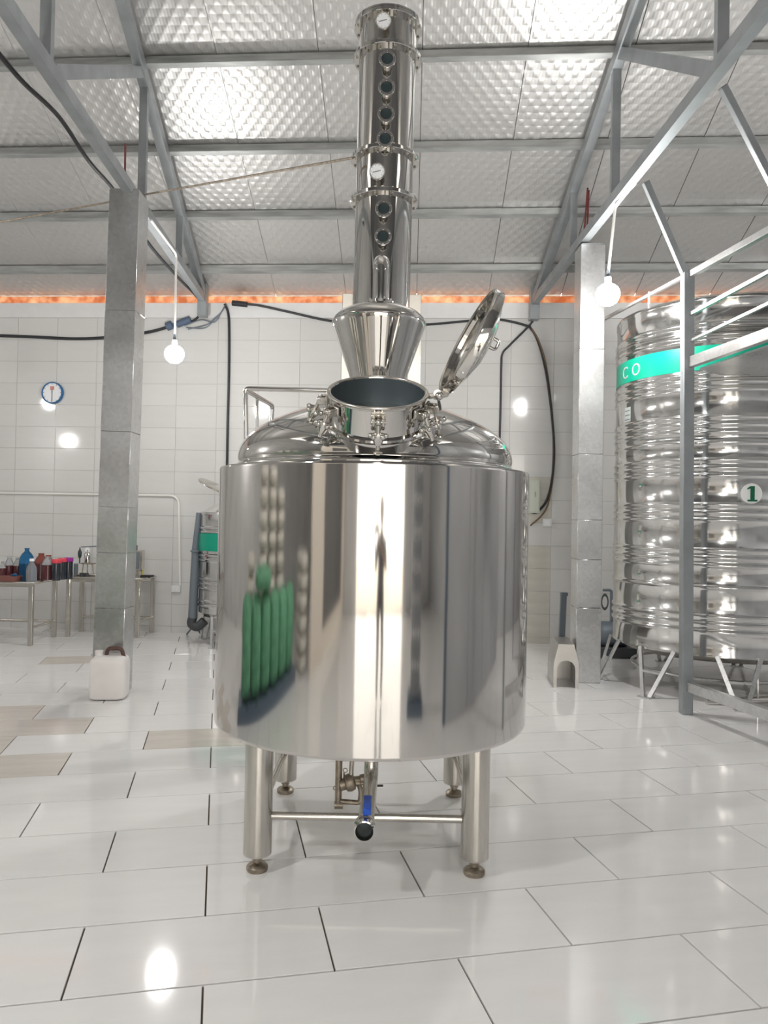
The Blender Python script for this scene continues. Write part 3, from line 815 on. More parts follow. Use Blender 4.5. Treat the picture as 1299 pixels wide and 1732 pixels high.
def silo_angle(px, py):       # bearing on the shell where a sight line meets it
    v = ray(px, py); d = Vector((v.x, v.y)); p = Vector((CAMO.x - SC.x, CAMO.y - SC.y))
    A = d.dot(d); B = 2 * p.dot(d); C_ = p.dot(p) - SR * SR; disc = max(B * B - 4 * A * C_, 0)
    t = (-B - math.sqrt(disc)) / (2 * A); q = p + d * t; return math.atan2(q.y, q.x), (CAMO + v * t).z
def text_mesh(s, size, depth=.0015):
    cu = bpy.data.curves.new('txt', 'FONT'); cu.body = s; cu.size = size; cu.extrude = depth; cu.align_x = 'CENTER'; cu.resolution_u = 4
    o = bpy.data.objects.new('txt', cu); COL.objects.link(o)
    dg = bpy.context.evaluated_depsgraph_get(); me = bpy.data.meshes.new_from_object(o.evaluated_get(dg))
    bpy.data.objects.remove(o); return me
def on_silo(me, ang, z, name, m, parent, xs=1.0, R=SR + .0035):
    bm = NB(); bm.from_mesh(me)
    cxm = sum(v.co.x for v in bm.verts) / len(bm.verts)
    for v in bm.verts:
        a = ang + (v.co.x - cxm) * xs / R; r = R + v.co.z
        v.co = Vector((SC.x + r * math.cos(a), SC.y + r * math.sin(a), z + v.co.y))
    return part(name, bm, m, parent)
a1, _ = silo_angle(1058.5, 625); a2, _ = silo_angle(1076, 620)
on_silo(text_mesh('C', .16), a1, gz0 + .045, 'letter', 'letter', band); on_silo(text_mesh('O', .16), a2, gz0 + .045, 'letter', 'letter', band)
an, zn = silo_angle(1270, 835)
bm = NB(); N_ = 36; R_ = SR + .016
fr_ = [[], []]
for k in range(N_):
    t = 2 * PI * k / N_; rr = 17 * 6.5 / FPX
    for q, dr in ((0, 0), (1, .002)):
        a = an + rr * math.cos(t) / R_; fr_[q].append(bm.verts.new((SC.x + (R_ + dr) * math.cos(a), SC.y + (R_ + dr) * math.sin(a), zn + rr * math.sin(t))))
bm.faces.new(fr_[1]); bm.faces.new(fr_[0][::-1])
for k in range(N_): bm.faces.new((fr_[0][k], fr_[0][(k + 1) % N_], fr_[1][(k + 1) % N_], fr_[1][k]))
disc = part('number_disc', bm, 'sticker', silo, 'round white disc with a green number 1')
nm_ = NB()
for c_, w_ in (((0, 0), (.034, .125)), ((0, -.058), (.078, .014))): box(nm_, (c_[0], c_[1], 0), (w_[0], w_[1], .002))
fv = [[nm_.verts.new((x, y, z)) for x, y in ((.017, .0625), (-.017, .0625), (-.042, .044), (-.042, .034), (-.017, .042))] for z in (-.0011, .0011)]
nm_.faces.new(fv[0]); nm_.faces.new(fv[1][::-1])
for k in range(5): nm_.faces.new((fv[0][k], fv[0][(k + 1) % 5], fv[1][(k + 1) % 5], fv[1][k]))
me = bpy.data.meshes.new('numeral'); nm_.to_mesh(me); nm_.free(); on_silo(me, an, zn, 'numeral', 'green_ink', disc, 1.0, SR + .0195)
al, zl = silo_angle(1062, 692)
bm = NB(); arc_band(bm, SR + .001, sz(703), sz(677), al - .06, al + .05, 8); lab = part('label', bm, 'letter', silo, 'small pale label')
for k in range(3):
    bm = NB(); arc_band(bm, SR + .003, sz(700 - k * 8), sz(698.5 - k * 8), al - .05, al + .045, 6, .001); part('label_line', bm, 'galv_dark', lab)
# V legs
for k in range(8):
    a = math.radians(180 + 22.5 + 45 * k) if False else math.radians(176 + 40 * k)
    if k > 7: break
    foot = SC + Vector((1.12 * math.cos(a), 1.12 * math.sin(a), 0))
    tang = Vector((-math.sin(a), math.cos(a), 0))
    bm = NB()
    for s in (-1, 1):
        topp = SC + Vector((.97 * math.cos(a), .97 * math.sin(a), 0)) + tang * s * .17; topp.z = sz(1098)
        beam(bm, foot + tang * s * .03 + Vector((0, 0, .0)), topp, .035, .022, (math.cos(a), math.sin(a), 0))
    box(bm, (0, 0, .006), (.09, .12, .012), T(*foot) @ RZ(a))
    p1 = foot.lerp(SC, .07) + tang * .10; p2 = foot.lerp(SC, .07) - tang * .10; p1.z = p2.z = sz(1098) * .52
    beam(bm, p1, p2, .02, .022)
    part('leg', bm, 'galv', silo, 'V-shaped leg')
bm = NB(); torus(bm, .78, .014, 64, 8, T(SC.x, SC.y, .17)); part('leg_ring', bm, 'galv', silo)
# outlet pipe under the silo
bm = NB(); tube(bm, [at(1195, 1188, 6.45), at(1320, 1183, 6.45)], .03, 12); tube(bm, [at(1282, 1180, 6.44), at(1282, 1148, 6.44)], .006, 8); part('outlet_pipe', bm, 'mirror', silo)

# pump beside the silo, behind the clad column
pp = atz(1032, 1110); pump = thing('transfer_pump', 'small pump with pipe loop behind the galvanised column', 'pump', (pp.x, pp.y, 0))
PDp = pp.y
bm = NB(); tube(bm, fillet([at(1020, 998, PDp), at(1034, 998, PDp), at(1034, 1055, PDp), at(1020, 1060, PDp)], .03), .016, 10); part('pipe_loop', bm, 'galv_dark', pump)
bm = NB(); torus(bm, .05, .010, 24, 8, frame(at(1023, 1018, PDp), (.3, 1, 0)) @ Matrix.Diagonal((.7, 1.6, 1, 1))); part('hand_wheel', bm, 'dark', pump)
bm = NB(); cyl(bm, at(1018, 1058, PDp), at(1042, 1056, PDp), .03, 12); part('coupling', bm, 'brass', pump)
q = at(1030, 1085, PDp); bm = NB(); lathe(bm, [(0, 0), (.12, 0), (.14, .03), (.14, .30), (.12, .33), (0, .33)], 24, frame(Vector((q.x - .12, q.y, .26)), (1, 0, 0))); part('motor', bm, 'galv_dark', pump)
bm = NB(); box(bm, (q.x + .05, q.y, .06), (.45, .3, .12), None, .01); part('base', bm, 'dark', pump)

# ------------------------------------------------------------------ platform frame beside the silo
P0 = atz(1160, 1207); pdp = P0.y
plat = thing('access_platform', 'galvanised platform frame with handrails in front of the silo', 'platform', (P0.x, P0.y, 0))
ptp = at(1163, 462, pdp)
bm = NB(); beam(bm, P0, ptp, .085, .085, (0, 1, 0), .004); part('post', bm, 'grey_steel', plat)
def rail(name, a, b, w_, h_): 
    bm = NB(); beam(bm, a, b, w_, h_, (0, 0, 1), .002); return part(name, bm, 'galv', plat)
def along(za, px, py, ext=1.0):
    b = atz(px, py, za); return b
zt_, zm1, zm2, zd, zb_ = at(1163, 466, pdp).z, at(1163, 533, pdp).z, at(1163, 577, pdp).z, at(1163, 614, pdp).z, at(1160, 1160, pdp).z
def ext(a, b, k): return a + (b - a) * k
a = at(1165, 466, pdp); rail('handrail', a, ext(a, atz(1299, 391, zt_), 2.2), .045, .05)
a = at(1165, 533, pdp); rail('mid_rail', a, ext(a, atz(1299, 461, zm1), 2.2), .028, .028)
a = at(1165, 578, pdp); rail('mid_rail', a, ext(a, atz(1299, 514, zm2), 2.2), .022, .022)
a = at(1165, 614, pdp); bdk = ext(a, atz(1299, 566, zd), 2.2); rail('deck_beam', a, bdk, .05, .085)
a = at(1162, 1160, pdp); bb = ext(a, atz(1299, 1208, zb_), 2.2); rail('base_beam', a, bb, .06, .075)
# railing running back from the post
bk = atz(1020, 541, zt_); rail('handrail', at(1160, 466, pdp), bk, .028, .028)
pq = atz(1098, 499, zt_); rail('baluster', pq + Vector((0, 0, .03)), Vector((pq.x, pq.y, at(1098, 522, pq.y).z)), .018, .018)
rail('deck_beam', at(1160, 610, pdp), Vector((bk.x + .25, bk.y - .55, zd)), .04, .06) if False else None
# second post near the camera side, out of frame
p2 = bdk.copy(); p2.z = 0
bm = NB(); beam(bm, (p2.x, p2.y, 0), (p2.x, p2.y, zt_ + .1), .085, .085, (0, 1, 0), .004); part('post', bm, 'grey_steel', plat)
# deck plate
bm = NB(); 
zk = zd - .055
dv = [Vector((P0.x + .06, P0.y - .02, zk)), Vector((bdk.x + .06, bdk.y, zk)), Vector((5.0, bdk.y + .4, zk)), Vector((5.0, 6.15, zk)), Vector((3.3, 6.30, zk)), Vector((2.75, 6.30, zk))]
lo = [bm.verts.new(v + Vector((0, 0, .0))) for v in dv]; hi = [bm.verts.new(v + Vector((0, 0, .012))) for v in dv]
bm.faces.new(lo); bm.faces.new(hi[::-1])
for k in range(6): bm.faces.new((lo[k], lo[(k + 1) % 6], hi[(k + 1) % 6], hi[k]))
part('deck_plate', bm, 'galv', plat)
bm = NB(); beam(bm, (5.0, 6.1, 0), (5.0, 6.1, zk), .085, .085, (0, 1, 0)); part('post', bm, 'grey_steel', plat)
# hangers from the truss
bm = NB(); beam(bm, atz(1092, 308, CZ + .04), at(1160, 466, pdp), .05, .05, (0, 1, 0), .003); part('hanger', bm, 'grey_steel', plat)
ha = atz(1222, 146, CZ + .04); hb = ext(ha, at(1299, 295, ha.y + .12), 1.7)
bm = NB(); beam(bm, ha, hb, .045, .045, (0, 1, 0), .003); part('hanger', bm, 'grey_steel', plat)

# ------------------------------------------------------------------ small tank behind the pot (left)
sp_ = atz(356, 1093); q = at(338, 950, sp_.y + .35); kR = .52
kc = Vector((q.x + kR + .01, sp_.y + .33, 0))
kt = thing('fermenting_tank', 'smaller ribbed steel tank with green band and open lid behind the pot', 'tank', kc)
mk = T(*kc)
def kz(py): return at(350, py, kc.y - .38).z
ribs = [893, 900, 940, 948, 980, 988, 996, 1018, 1026]
prof = [(0, kz(1046)), (kR - .05, kz(1045)), (kR, kz(1038))]
for y in sorted(ribs, reverse=True):
    z = kz(y); prof += [(kR, z - .022), (kR + .012, z - .009), (kR + .012, z + .009), (kR, z + .022)]
prof += [(kR, kz(872)), (kR + .008, kz(870)), (kR + .004, kz(866)), (kR - .06, kz(862)), (kR * .6, kz(850)), (.16, kz(843)), (.16, kz(838)), (0, kz(838))]
bm = NB(); lathe(bm, prof, 80, mk); part('shell', bm, 'silo', kt)
bm = NB(); lathe(bm, [(kR + .0135, kz(932)), (kR + .015, kz(932)), (kR + .015, kz(902)), (kR + .0135, kz(902))], 80, mk); part('green_band', bm, 'band', kt, 'green printed band')
for k in range(4):
    a = math.radians(-112 + 90 * k); f0 = kc + Vector((math.cos(a), math.sin(a), 0)) * (kR + .03); tg = Vector((-math.sin(a), math.cos(a), 0))
    bm = NB()
    for s in (-1, 1):
        tp = kc + Vector((math.cos(a), math.sin(a), 0)) * (kR - .03) + tg * s * .09; tp.z = kz(1042); beam(bm, f0 + tg * s * .05, tp, .03, .02, (math.cos(a), math.sin(a), 0))
    m1 = f0 + tg * .07; m2 = f0 - tg * .07; m1.z = m2.z = .2; beam(bm, m1, m2, .02, .02); box(bm, (0, 0, .006), (.08, .14, .012), T(*f0) @ RZ(a))
    part('leg', bm, 'galv', kt)
lidc = at(362, 822, kc.y - .1)
bm = NB(); lathe(bm, [(0, .03), (.10, .025), (.19, .008), (.2, 0), (.2, -.012), (.19, -.014), (0, -.01)], 36, frame(lidc, (.42, -.12, .85))); part('lid', bm, 'brushed', kt, 'tilted open lid')
bm = NB(); beam(bm, at(371, 830, kc.y), Vector((kc.x - .12, kc.y, kz(842))), .03, .02); part('lid_arm', bm, 'brushed', kt)
# grey pipe leaning at its side
hd_ = sp_.y + .15
hroot = thing('drain_hose', 'dark grey hose standing against the small tank', 'hose', atz(330, 1075))
bm = NB(); tube(bm, [at(336.5, 867, hd_), at(331, 930, hd_), at(326, 1045, hd_)], [.03, .045, .055], 14); part('hose', bm, 'galv_dark', hroot)
bm = NB(); torus(bm, .052, .012, 20, 8, frame(at(331, 932, hd_), UP)); part('collar', bm, 'galv_dark', hroot)
bm = NB(); tube(bm, spline([at(326, 1044, hd_), at(324, 1055, hd_), at(334, 1060, hd_), at(346, 1050, hd_)], 6), .055, 12); part('bend', bm, 'dark', hroot)
bm = NB(); f0 = atz(316, 1074); tube(bm, [f0 + Vector((0, 0, .012)), at(326, 1060, hd_)], .012, 8); tube(bm, [atz(340, 1074) + Vector((0, 0, .012)), at(332, 1062, hd_)], .012, 8); part('prop', bm, 'galv_dark', hroot)

# ------------------------------------------------------------------ jerrycan at the clad column
jb = atz(177, 1185); jl, jd_, jh = .30, .26, .36
jr = thing('jerrycan', 'white plastic jerrycan in front of the galvanised column', 'jerrycan', jb)
mj = T(jb.x, jb.y + .10, 0) @ RZ(.12)
bm = NB()
def slab(bm, secs, mx, n=32, p=4.0):
    rings = []
    for z, a, b, ox, oy in secs:
        rg = []
        for k in range(n):
            t = 2 * PI * k / n; c, s = math.cos(t), math.sin(t)
            rg.append(bm.verts.new(mx @ Vector((ox + a * math.copysign(abs(c) ** (2 / p), c), oy + b * math.copysign(abs(s) ** (2 / p), s), z))))
        rings.append(rg)
    for a, b in zip(rings[:-1], rings[1:]):
        for k in range(n): bm.faces.new((a[k], a[(k + 1) % n], b[(k + 1) % n], b[k]))
    bm.faces.new(rings[0][::-1]); bm.faces.new(rings[-1])
slab(bm, [(0.004, .120, .100, 0, 0), (.012, .138, .116, 0, 0), (.03, .146, .124, 0, 0), (.17, .147, .125, 0, 0), (.30, .146, .124, 0, 0), (.325, .138, .117, 0, 0), (.345, .115, .098, 0, 0), (.352, .08, .07, 0, 0)], mj, 40, 5); part('body', bm, 'jug', jr, None, 50)
bm = NB(); lathe(bm, [(.034, .335), (.034, .385), (.03, .39), (0, .39)], 20, mj @ T(-.085, 0, 0)); part('spout', bm, 'jug', jr)
bm = NB(); tube(bm, fillet([mj @ Vector((-.03, 0, .345)), mj @ Vector((-.02, 0, .405)), mj @ Vector((.09, 0, .405)), mj @ Vector((.11, 0, .335))], .03), .016, 12); part('handle', bm, 'jug_brown', jr, 'brown handle')
bm = NB(); box(bm, (-.1475, -.02, .17), (.003, .07, .10), mj); part('sticker', bm, 'sack', jr, 'faded side sticker')

# ------------------------------------------------------------------ steel arched cover and bar by the right column
cf = atz(957, 1164); cover = thing('pump_cover', 'small hutch-shaped steel cover with arched opening by the column', 'cover', cf)
mcv = T(cf.x, cf.y, 0) @ RZ(-.10)
W2, HH, DD = .112, .40, .46
outer = [(-W2, 0), (-W2, .10), (-W2, .20), (-W2 * .97, .24), (-W2 * .78, .33), (-W2 * .62, HH), (-W2 * .2, HH), (W2 * .2, HH), (W2 * .62, HH), (W2 * .78, .33), (W2 * .97, .24), (W2, .20), (W2, .10), (W2, 0)]
inner = [(-W2 * .74, 0), (-W2 * .74, .09), (-W2 * .74, .17)]
for k in range(8): t = PI - PI * k / 7; inner.append((W2 * .74 * math.cos(t), .17 + W2 * .74 * math.sin(t)))
inner += [(W2 * .74, .17), (W2 * .74, .09), (W2 * .74, 0)]
bm = NB()
rows = []
for (x, z), (xi, zi) in zip(outer, inner):
    rows.append([bm.verts.new(mcv @ Vector(p)) for p in ((x, 0, z), (xi, 0, zi), (xi, .012, zi), (x, .012, z))])
for a, b in zip(rows[:-1], rows[1:]):
    for k in range(4): bm.faces.new((a[k], a[(k + 1) % 4], b[(k + 1) % 4], b[k]))
part('front_panel', bm, 'cover', cover, 'front panel with arched cut-out', 30)
bm = NB(); rows = []
for x, z in outer:
    k_ = .965
    rows.append([bm.verts.new(mcv @ Vector(p)) for p in ((x, .012, z), (x, DD, z), (x * k_, DD, z * .985), (x * k_, .012, z * .985))])
for a, b in zip(rows[:-1], rows[1:]):
    for k in range(4): bm.faces.new((a[k], a[(k + 1) % 4], b[(k + 1) % 4], b[k]))
part('shell', bm, 'cover', cover, None, 20)
bm = NB(); v = [bm.verts.new(mcv @ Vector((x * .96, DD - .01, z * .98))) for x, z in outer]; v2 = [bm.verts.new(mcv @ Vector((x * .96, DD - .004, z * .98))) for x, z in outer]; bm.faces.new(v); bm.faces.new(v2[::-1])
part('back_panel', bm, 'cover', cover)
bd = cf.y + 1.05
b0 = at(949, 1100, bd); b0.z = 0
bm = NB(); tp = at(954, 1005, bd); beam(bm, b0, tp, .055, .012, (0, 1, 0)); beam(bm, b0 + Vector((-.024, .02, 0)), tp + Vector((-.024, .02, 0)), .012, .05, (0, 1, 0)); beam(bm, b0 + Vector((.024, .02, 0)), tp + Vector((.024, .02, 0)), .012, .05, (0, 1, 0)); box(bm, (tp.x, tp.y, tp.z), (.07, .07, .03))
single('channel_post', bm, 'galv_dark', 'short dark steel channel standing behind the arched cover', 'post')

# ------------------------------------------------------------------ tables on the left
def table(name, x0, x1, y0, y1, z, legs, label, rails):
    root = thing('work_table', label, 'table', ((x0 + x1) / 2, (y0 + y1) / 2, 0))
    bm = NB(); box(bm, ((x0 + x1) / 2, (y0 + y1) / 2, z - .014), (x1 - x0, y1 - y0, .028), None, .01); part('table_top', bm, 'brushed', root)
    bm = NB(); box(bm, ((x0 + x1) / 2, y0 + .03, z - .045), (x1 - x0 - .06, .02, .034)); part('apron', bm, 'brushed', root)
    for x, y in legs:
        bm = NB(); box(bm, (x, y, z / 2 - .014), (.05, .05, z - .028), None, .006); part('leg', bm, 'brushed', root)
    for a, b in rails:
        bm = NB(); cyl(bm, (*a, .20), (*b, .20), .014, 10); part('rail', bm, 'brushed', root)
    return root
F_ = atz(51, 1092); TZ1 = .725
fx, fy = F_.x, F_.y
table('t1', -5.9, fx + .05, fy - .05, fy + .70, TZ1, [(fx, fy), (fx + .0, fy + .62), (-5.8, fy), (-5.8, fy + .62), (-4.85, fy + .62)],
      'steel table crowded with jars and bottles by the left edge', [((fx, fy), (fx, fy + .62)), ((fx, fy + .62), (-5.8, fy + .62)), ((-5.8, fy), (-5.8, fy + .62))])
G_ = atz(232, 1079); gx, gy = G_.x, G_.y
TZ2 = .735
t2x0 = fx + .10; wyb = wy(gx) - .06
table('t2', t2x0, gx + .09, gy - .03, wyb, TZ2, [(gx, gy + .0), (gx + .055, wyb - .04), (t2x0 + .04, gy), (t2x0 + .04, wyb - .04)],
      'steel table behind the clad column holding small apparatus', [((gx, gy), (gx + .055, wyb - .04)), ((t2x0 + .04, wyb - .04), (gx + .055, wyb - .04))])

def onT(px, y, z=TZ1):       # x at a photo column for a given depth, on the table
    v = at(px, 980, y); return Vector((v.x, y, z))
def jar(name, px, y, prof, m, label, cat, extra=(), z=TZ1, seg=28):
    b = onT(px, y, z); root = thing(name, label, cat, b)
    bm = NB(); lathe(bm, prof, seg, T(*b)); part('body', bm, m, root, None, 50)
    for nm, pr, mm_ in extra:
        bm = NB(); lathe(bm, pr, seg, T(*b)); part(nm, bm, mm_, root, None, 50)
    return root
def S2(prof, r, h): return [(a * r, b * h) for a, b in prof]
y0 = fy + .25
# blue demijohn
demi = [(0, 0), (.92, 0), (1, .03), (1, .50), (.97, .60), (.86, .72), (.62, .82), (.36, .88), (.30, .91), (.30, .975), (.36, .98), (.36, 1), (0, 1)]
jar('demijohn', 44.5, y0 + .1, S2(demi, .085, .365), 'blue_glass', 'tall bright blue plastic demijohn on the table', 'bottle', [('liquid', S2([(0, .01), (.95, .01), (.97, .05), (.97, .5), (0, .5)], .085, .365), 'ink')])
small = [(0, 0), (.9, 0), (1, .05), (1, .45), (.9, .60), (.6, .76), (.36, .84), (.36, .90)]
jar('water_bottle', 53, fy + .02, S2(small, .058, .26), 'clear', 'clear plastic bottle with white cap at the table front', 'bottle', [('cap', S2([(.42, .89), (.42, 1), (0, 1)], .058, .26), 'sticker')])
jug = [(0, 0), (.93, 0), (1, .03), (1, .60), (.95, .68), (.75, .82), (.5, .9), (.4, .94), (.4, .97)]
for px, y, r, h, lb, cap in ((69, y0 + .14, .076, .30, 'big red-brown jug with a slanted red top next to the blue demijohn', 'pink_glass'), (81, y0 + .04, .072, .285, 'big clear-topped jug of dark wine right of the red jug', 'clear')):
    jar('wine_jug', px, y, S2(jug, r, h), 'wine' if cap == 'wine' else cap, lb, 'jug', [('wine', S2([(0, .01), (.985, .01), (.985, .62), (0, .62)], r * 1.02, h), 'wine'), ('cap', S2([(.44, .96), (.44, 1.02), (0, 1.02)], r, h), 'pink_glass')])
jr_ = [(0, 0), (.95, 0), (1, .04), (1, .82), (.9, .9), (.88, .92)]
for px, y, h, lm, lb in ((95, y0 - .02, .235, 'red_lid', 'dark jar with red lid, nearest the wine jug'), (104, y0 + .12, .24, 'red_lid', 'dark jar with red lid, middle of the lidded three'), (115.5, y0 + .20, .245, 'purple_lid', 'dark jar with purple lid at the end of the row')):
    jar('preserve_jar', px, y, S2(jr_, .050, h), 'ink', lb, 'jar', [('lid', S2([(.0, .86), (1.05, .86), (1.08, .88), (1.08, 1.02), (1.0, 1.05), (0, 1.05)], .050, h), lm)])
for px, y, r, h, lb in ((4, y0 + .1, .036, .17, 'slim dark jar at the very left of the table'), (15, y0 + .16, .05, .215, 'brown jar with clear shoulder left of the demijohn'), (29, y0 + .2, .05, .205, 'dark brown jar just behind the pink tray')):
    jar('glass_jar', px, y, S2(jug, r, h * 1.15), 'clear', lb, 'jar', [('contents', S2([(0, .01), (1.0, .01), (1.0, .62), (0, .62)], r * 1.012, h * 1.15), 'wine'), ('cap', S2([(.46, .95), (.46, 1.05), (0, 1.05)], r, h * 1.15), 'clear')])
b = onT(17, fy + .03); tr_ = thing('tray', 'shallow red-brown tray at the table edge', 'tray', b)
bm = NB(); slab(bm, [(0, .10, .08, 0, 0), (.055, .125, .10, 0, 0), (.055, .118, .093, 0, 0), (.012, .095, .075, 0, 0)], T(*b), 28, 5); part('tray_body', bm, 'tray', tr_)
b = onT(24, fy + .05, TZ1 + .056); bm = NB(); lathe(bm, [(0, 0), (.034, 0), (.036, .012), (.028, .024), (0, .028)], 20, T(*b)); single('blue_tub', bm, 'purple_lid' if False else 'blue_glass', 'small blue tub lying in the red-brown tray', 'tub')
# tasting apparatus on the second table
ay = gy + .18
ar = thing('bench_still', 'small bench still with glass bulb and dial left of the column', 'apparatus', onT(143, ay, TZ2))
def B_(px, py, dy=0): return at(px, py, ay + dy)
bm = NB(); zz = B_(145, 974).z - TZ2
b = onT(150, ay, TZ2); box(bm, (b.x, b.y, TZ2 + .012), (.26, .16, .024), None, .006); part('base_plate', bm, 'brushed', ar)
bm = NB(); tube(bm, fillet([B_(137, 925), B_(165, 924)], .01), .007, 8); part('top_arm', bm, 'galv_dark', ar)
bm = NB(); lathe(bm, [(0, -.115), (.006, -.11), (.008, -.05), (.022, -.02), (.024, .03), (.008, .07), (.006, .09), (0, .09)], 18, T(*B_(135, 938))); part('glass_bulb', bm, 'glass_dark', ar)
bm = NB(); lathe(bm, [(0, 0), (.03, 0), (.03, .008), (0, .008)], 22, frame(B_(148, 930), (0, -1, 0))); part('dial', bm, 'gauge', ar, 'small round dial')
bm = NB(); c = B_(148, 953); lathe(bm, [(0, 0), (.035, 0), (.038, .01), (.038, .12), (.03, .135), (.012, .15), (.012, .17), (0, .17)], 22, T(*c)); part('boiler', bm, 'mirror', ar)
for dx_ in (-.05, .0, .06):
    bm = NB(); tube(bm, [Vector((c.x + dx_, c.y, c.z)), Vector((c.x + dx_ * 1.3, c.y, TZ2 + .024))], .008, 8); part('leg', bm, 'rusty', ar)
bm = NB(); box(bm, (c.x + .01, c.y, c.z), (.16, .09, .014), None, .003); part('shelf', bm, 'rusty', ar)
for px, lb in ((138, 'small dark cup left of the bench still'), (146, 'small dark cup under the bench still shelf')):
    b = onT(px, ay - .13, TZ2); bm = NB(); lathe(bm, [(0, 0), (.022, 0), (.028, .045), (.025, .045), (.02, .006), (0, .006)], 18, T(*b)); single('cup', bm, 'dark', lb, 'cup', origin=b)
b = onT(128, ay + .02, TZ2); bm = NB(); lathe(bm, [(0, 0), (.024, 0), (.026, .01), (.026, .14), (.02, .15), (0, .15)], 18, T(*b)); single('steel_flask', bm, 'galv_dark', 'slim grey steel flask beside the bench still', 'flask', origin=b)
# device right of the column
b = onT(231, ay, TZ2); dv_ = thing('filter_unit', 'steel filter unit half hidden right of the clad column', 'machine', b)
bm = NB(); cb = at(234, 948, ay); box(bm, cb, (.12, .14, .26), RZ(0), .01); part('housing', bm, 'brushed', dv_)
bm = NB(); box(bm, (cb.x - .01, cb.y - .073, cb.z), (.085, .008, .2), None, .003); part('front_plate', bm, 'galv_dark', dv_)
bm = NB(); box(bm, (cb.x - .02, cb.y, (TZ2 + cb.z - .13) / 2), (.07, .1, cb.z - .13 - TZ2)); part('stand', bm, 'brushed', dv_)
bm = NB(); cyl(bm, (cb.x - .03, cb.y, cb.z + .13), (cb.x - .03, cb.y, cb.z + .19), .016, 12); part('top_knob', bm, 'dark', dv_)
b = onT(241, ay + .02, TZ2); bm = NB(); lathe(bm, [(0, 0), (.016, 0), (.016, .10), (.008, .13), (.008, .16), (0, .16)], 14, T(*b)); single('yellow_bottle', bm, 'yellow', 'thin yellow bottle beside the filter unit', 'bottle', origin=b)
b = onT(249, ay, TZ2 + .012); bm = NB(); box(bm, b, (.15, .10, .024), None, .006); single('black_pad', bm, 'black', 'flat black pad lying at the table end', 'pad')

# ------------------------------------------------------------------ things on the back wall
cc = on_wall(90.5, 665, .0); cl = thing('wall_clock', 'round blue-rimmed wall clock on the tiled wall', 'clock', cc)
mcl = frame(cc + WNRM * .01, WNRM, WDIR); CRr = 18.5 * cc.y / FPX
bm = NB(); lathe(bm, [(0, -.005), (CRr, -.005), (CRr, .03), (CRr - .006, .038), (CRr - .016, .036), (CRr - .018, .026)], 48, mcl); part('rim', bm, 'clock_rim', cl)
bm = NB(); lathe(bm, [(0, .026), (CRr - .016, .026)], 48, mcl); part('face', bm, 'clock_face', cl)
sgn = 1 if (mcl.to_3x3() @ Vector((0, 1, 0))).z > 0 else -1
bm = NB(); box(bm, (0, -sgn * CRr * .38, .029), (.009, CRr * .76, .003), mcl); part('minute_hand', bm, 'hand', cl)
bm = NB(); box(bm, (0, sgn * CRr * .1, .031), (.011, CRr * .3, .003), mcl); part('hour_hand', bm, 'hand', cl)
bm = NB(); box(bm, (0, sgn * CRr * .42, .0275), (CRr * .36, CRr * .34, .002), mcl); part('printed_mark', bm, 'clock_red', cl, 'reddish printed mark')
for k in range(12):
    a = 2 * PI * k / 12; bm = NB(); box(bm, (CRr * .8, 0, .0275), (CRr * .1, .006, .002), mcl @ RZ(a)); part('tick', bm, 'hand', cl)
# conduit
bm = NB(); tube(bm, fillet([on_wall(-30, 833.5), on_wall(302, 838.5), on_wall(305, 990)], .12, 6), .012, 8); single('wall_conduit', bm, 'white_pipe', 'thin white conduit across the wall above the tables', 'conduit')
def wallbox(name, px, py, wpx, hpx, t, m, label, cat, extra=None):
    c = on_wall(px, py, 0); k = c.y / FPX
    f = frame(c, WNRM, WDIR); root = thing(name, label, cat, c)
    bm = NB(); box(bm, (0, 0, t / 2), (wpx * k, hpx * k, t), f, .004); part('body', bm, m, root)
    if extra:
        for nm, ox, oy, w_, h_, mm_ in extra:
            bm = NB(); box(bm, (ox * k, oy * k, t), (w_ * k, h_ * k, .012), f, .002); part(nm, bm, mm_, root)
    return root
wallbox('wall_outlet', 299, 996, 15, 11, .04, 'outlet', 'white wall outlet between the table and the small tank', 'outlet', [('socket_face', -3, 0, 4, 5, 'clock_face'), ('socket_face', 3, 0, 4, 5, 'clock_face')])
wallbox('switch_box', 903, 840, 18, 56, .07, 'switchbox', 'grey-green switch box on the wall right of the pot', 'switch box', [('cover', 0, 0, 15, 51, 'switchbox'), ('switch', 1, 3, 2.5, 9, 'outlet'), ('screw', -3, 22, 1.5, 1.5, 'hand')])
wallbox('wall_outlet', 925, 884, 14, 13, .045, 'outlet', 'white wall outlet below the switch box cable', 'outlet', [('socket_face', 0, 0, 9, 9, 'clock_face')])

# cables
def cable(name, pts, r, m, label, smooth=True):
    bm = NB(); tube(bm, spline(pts, 7) if smooth else pts, r, 8); return single(name, bm, m, label, 'cable')
W = on_wall
cable('power_cable', [at(-8, 84, 4.5), at(40, 140, 4.9), at(100, 198, 5.5), at(150, 272, 6.1), at(196, 326, 6.85), at(250, 410, 7.6), at(300, 468, 8.5), W(333, 502, .2), W(344, 522, .12), W(331, 540, .06), W(318, 546, .05)], .016, 'black', 'thick black cable slung along the truss to the wall corner')
cable('power_cable', [W(-20, 567), W(60, 570), W(130, 573), W(190, 570), W(250, 562), W(285, 553)], .020, 'black', 'black cable sagging along the tiled wall left of the bulb')
cp = thing('cable_coupler', 'taped blue-black cable coupler on the wall beside the left bulb', 'coupler', W(300, 550))
bm = NB(); cyl(bm, W(282, 553, .06), W(291, 549, .06), .055, 12); part('coupler_end', bm, 'tape', cp)
bm = NB(); cyl(bm, W(299, 549, .06), W(322, 540, .06), .045, 12); part('coupler_body', bm, 'tape', cp)
bm = NB(); cyl(bm, W(290, 550, .06), W(300, 548, .06), .02, 10); part('coupler_joint', bm, 'tape', cp)
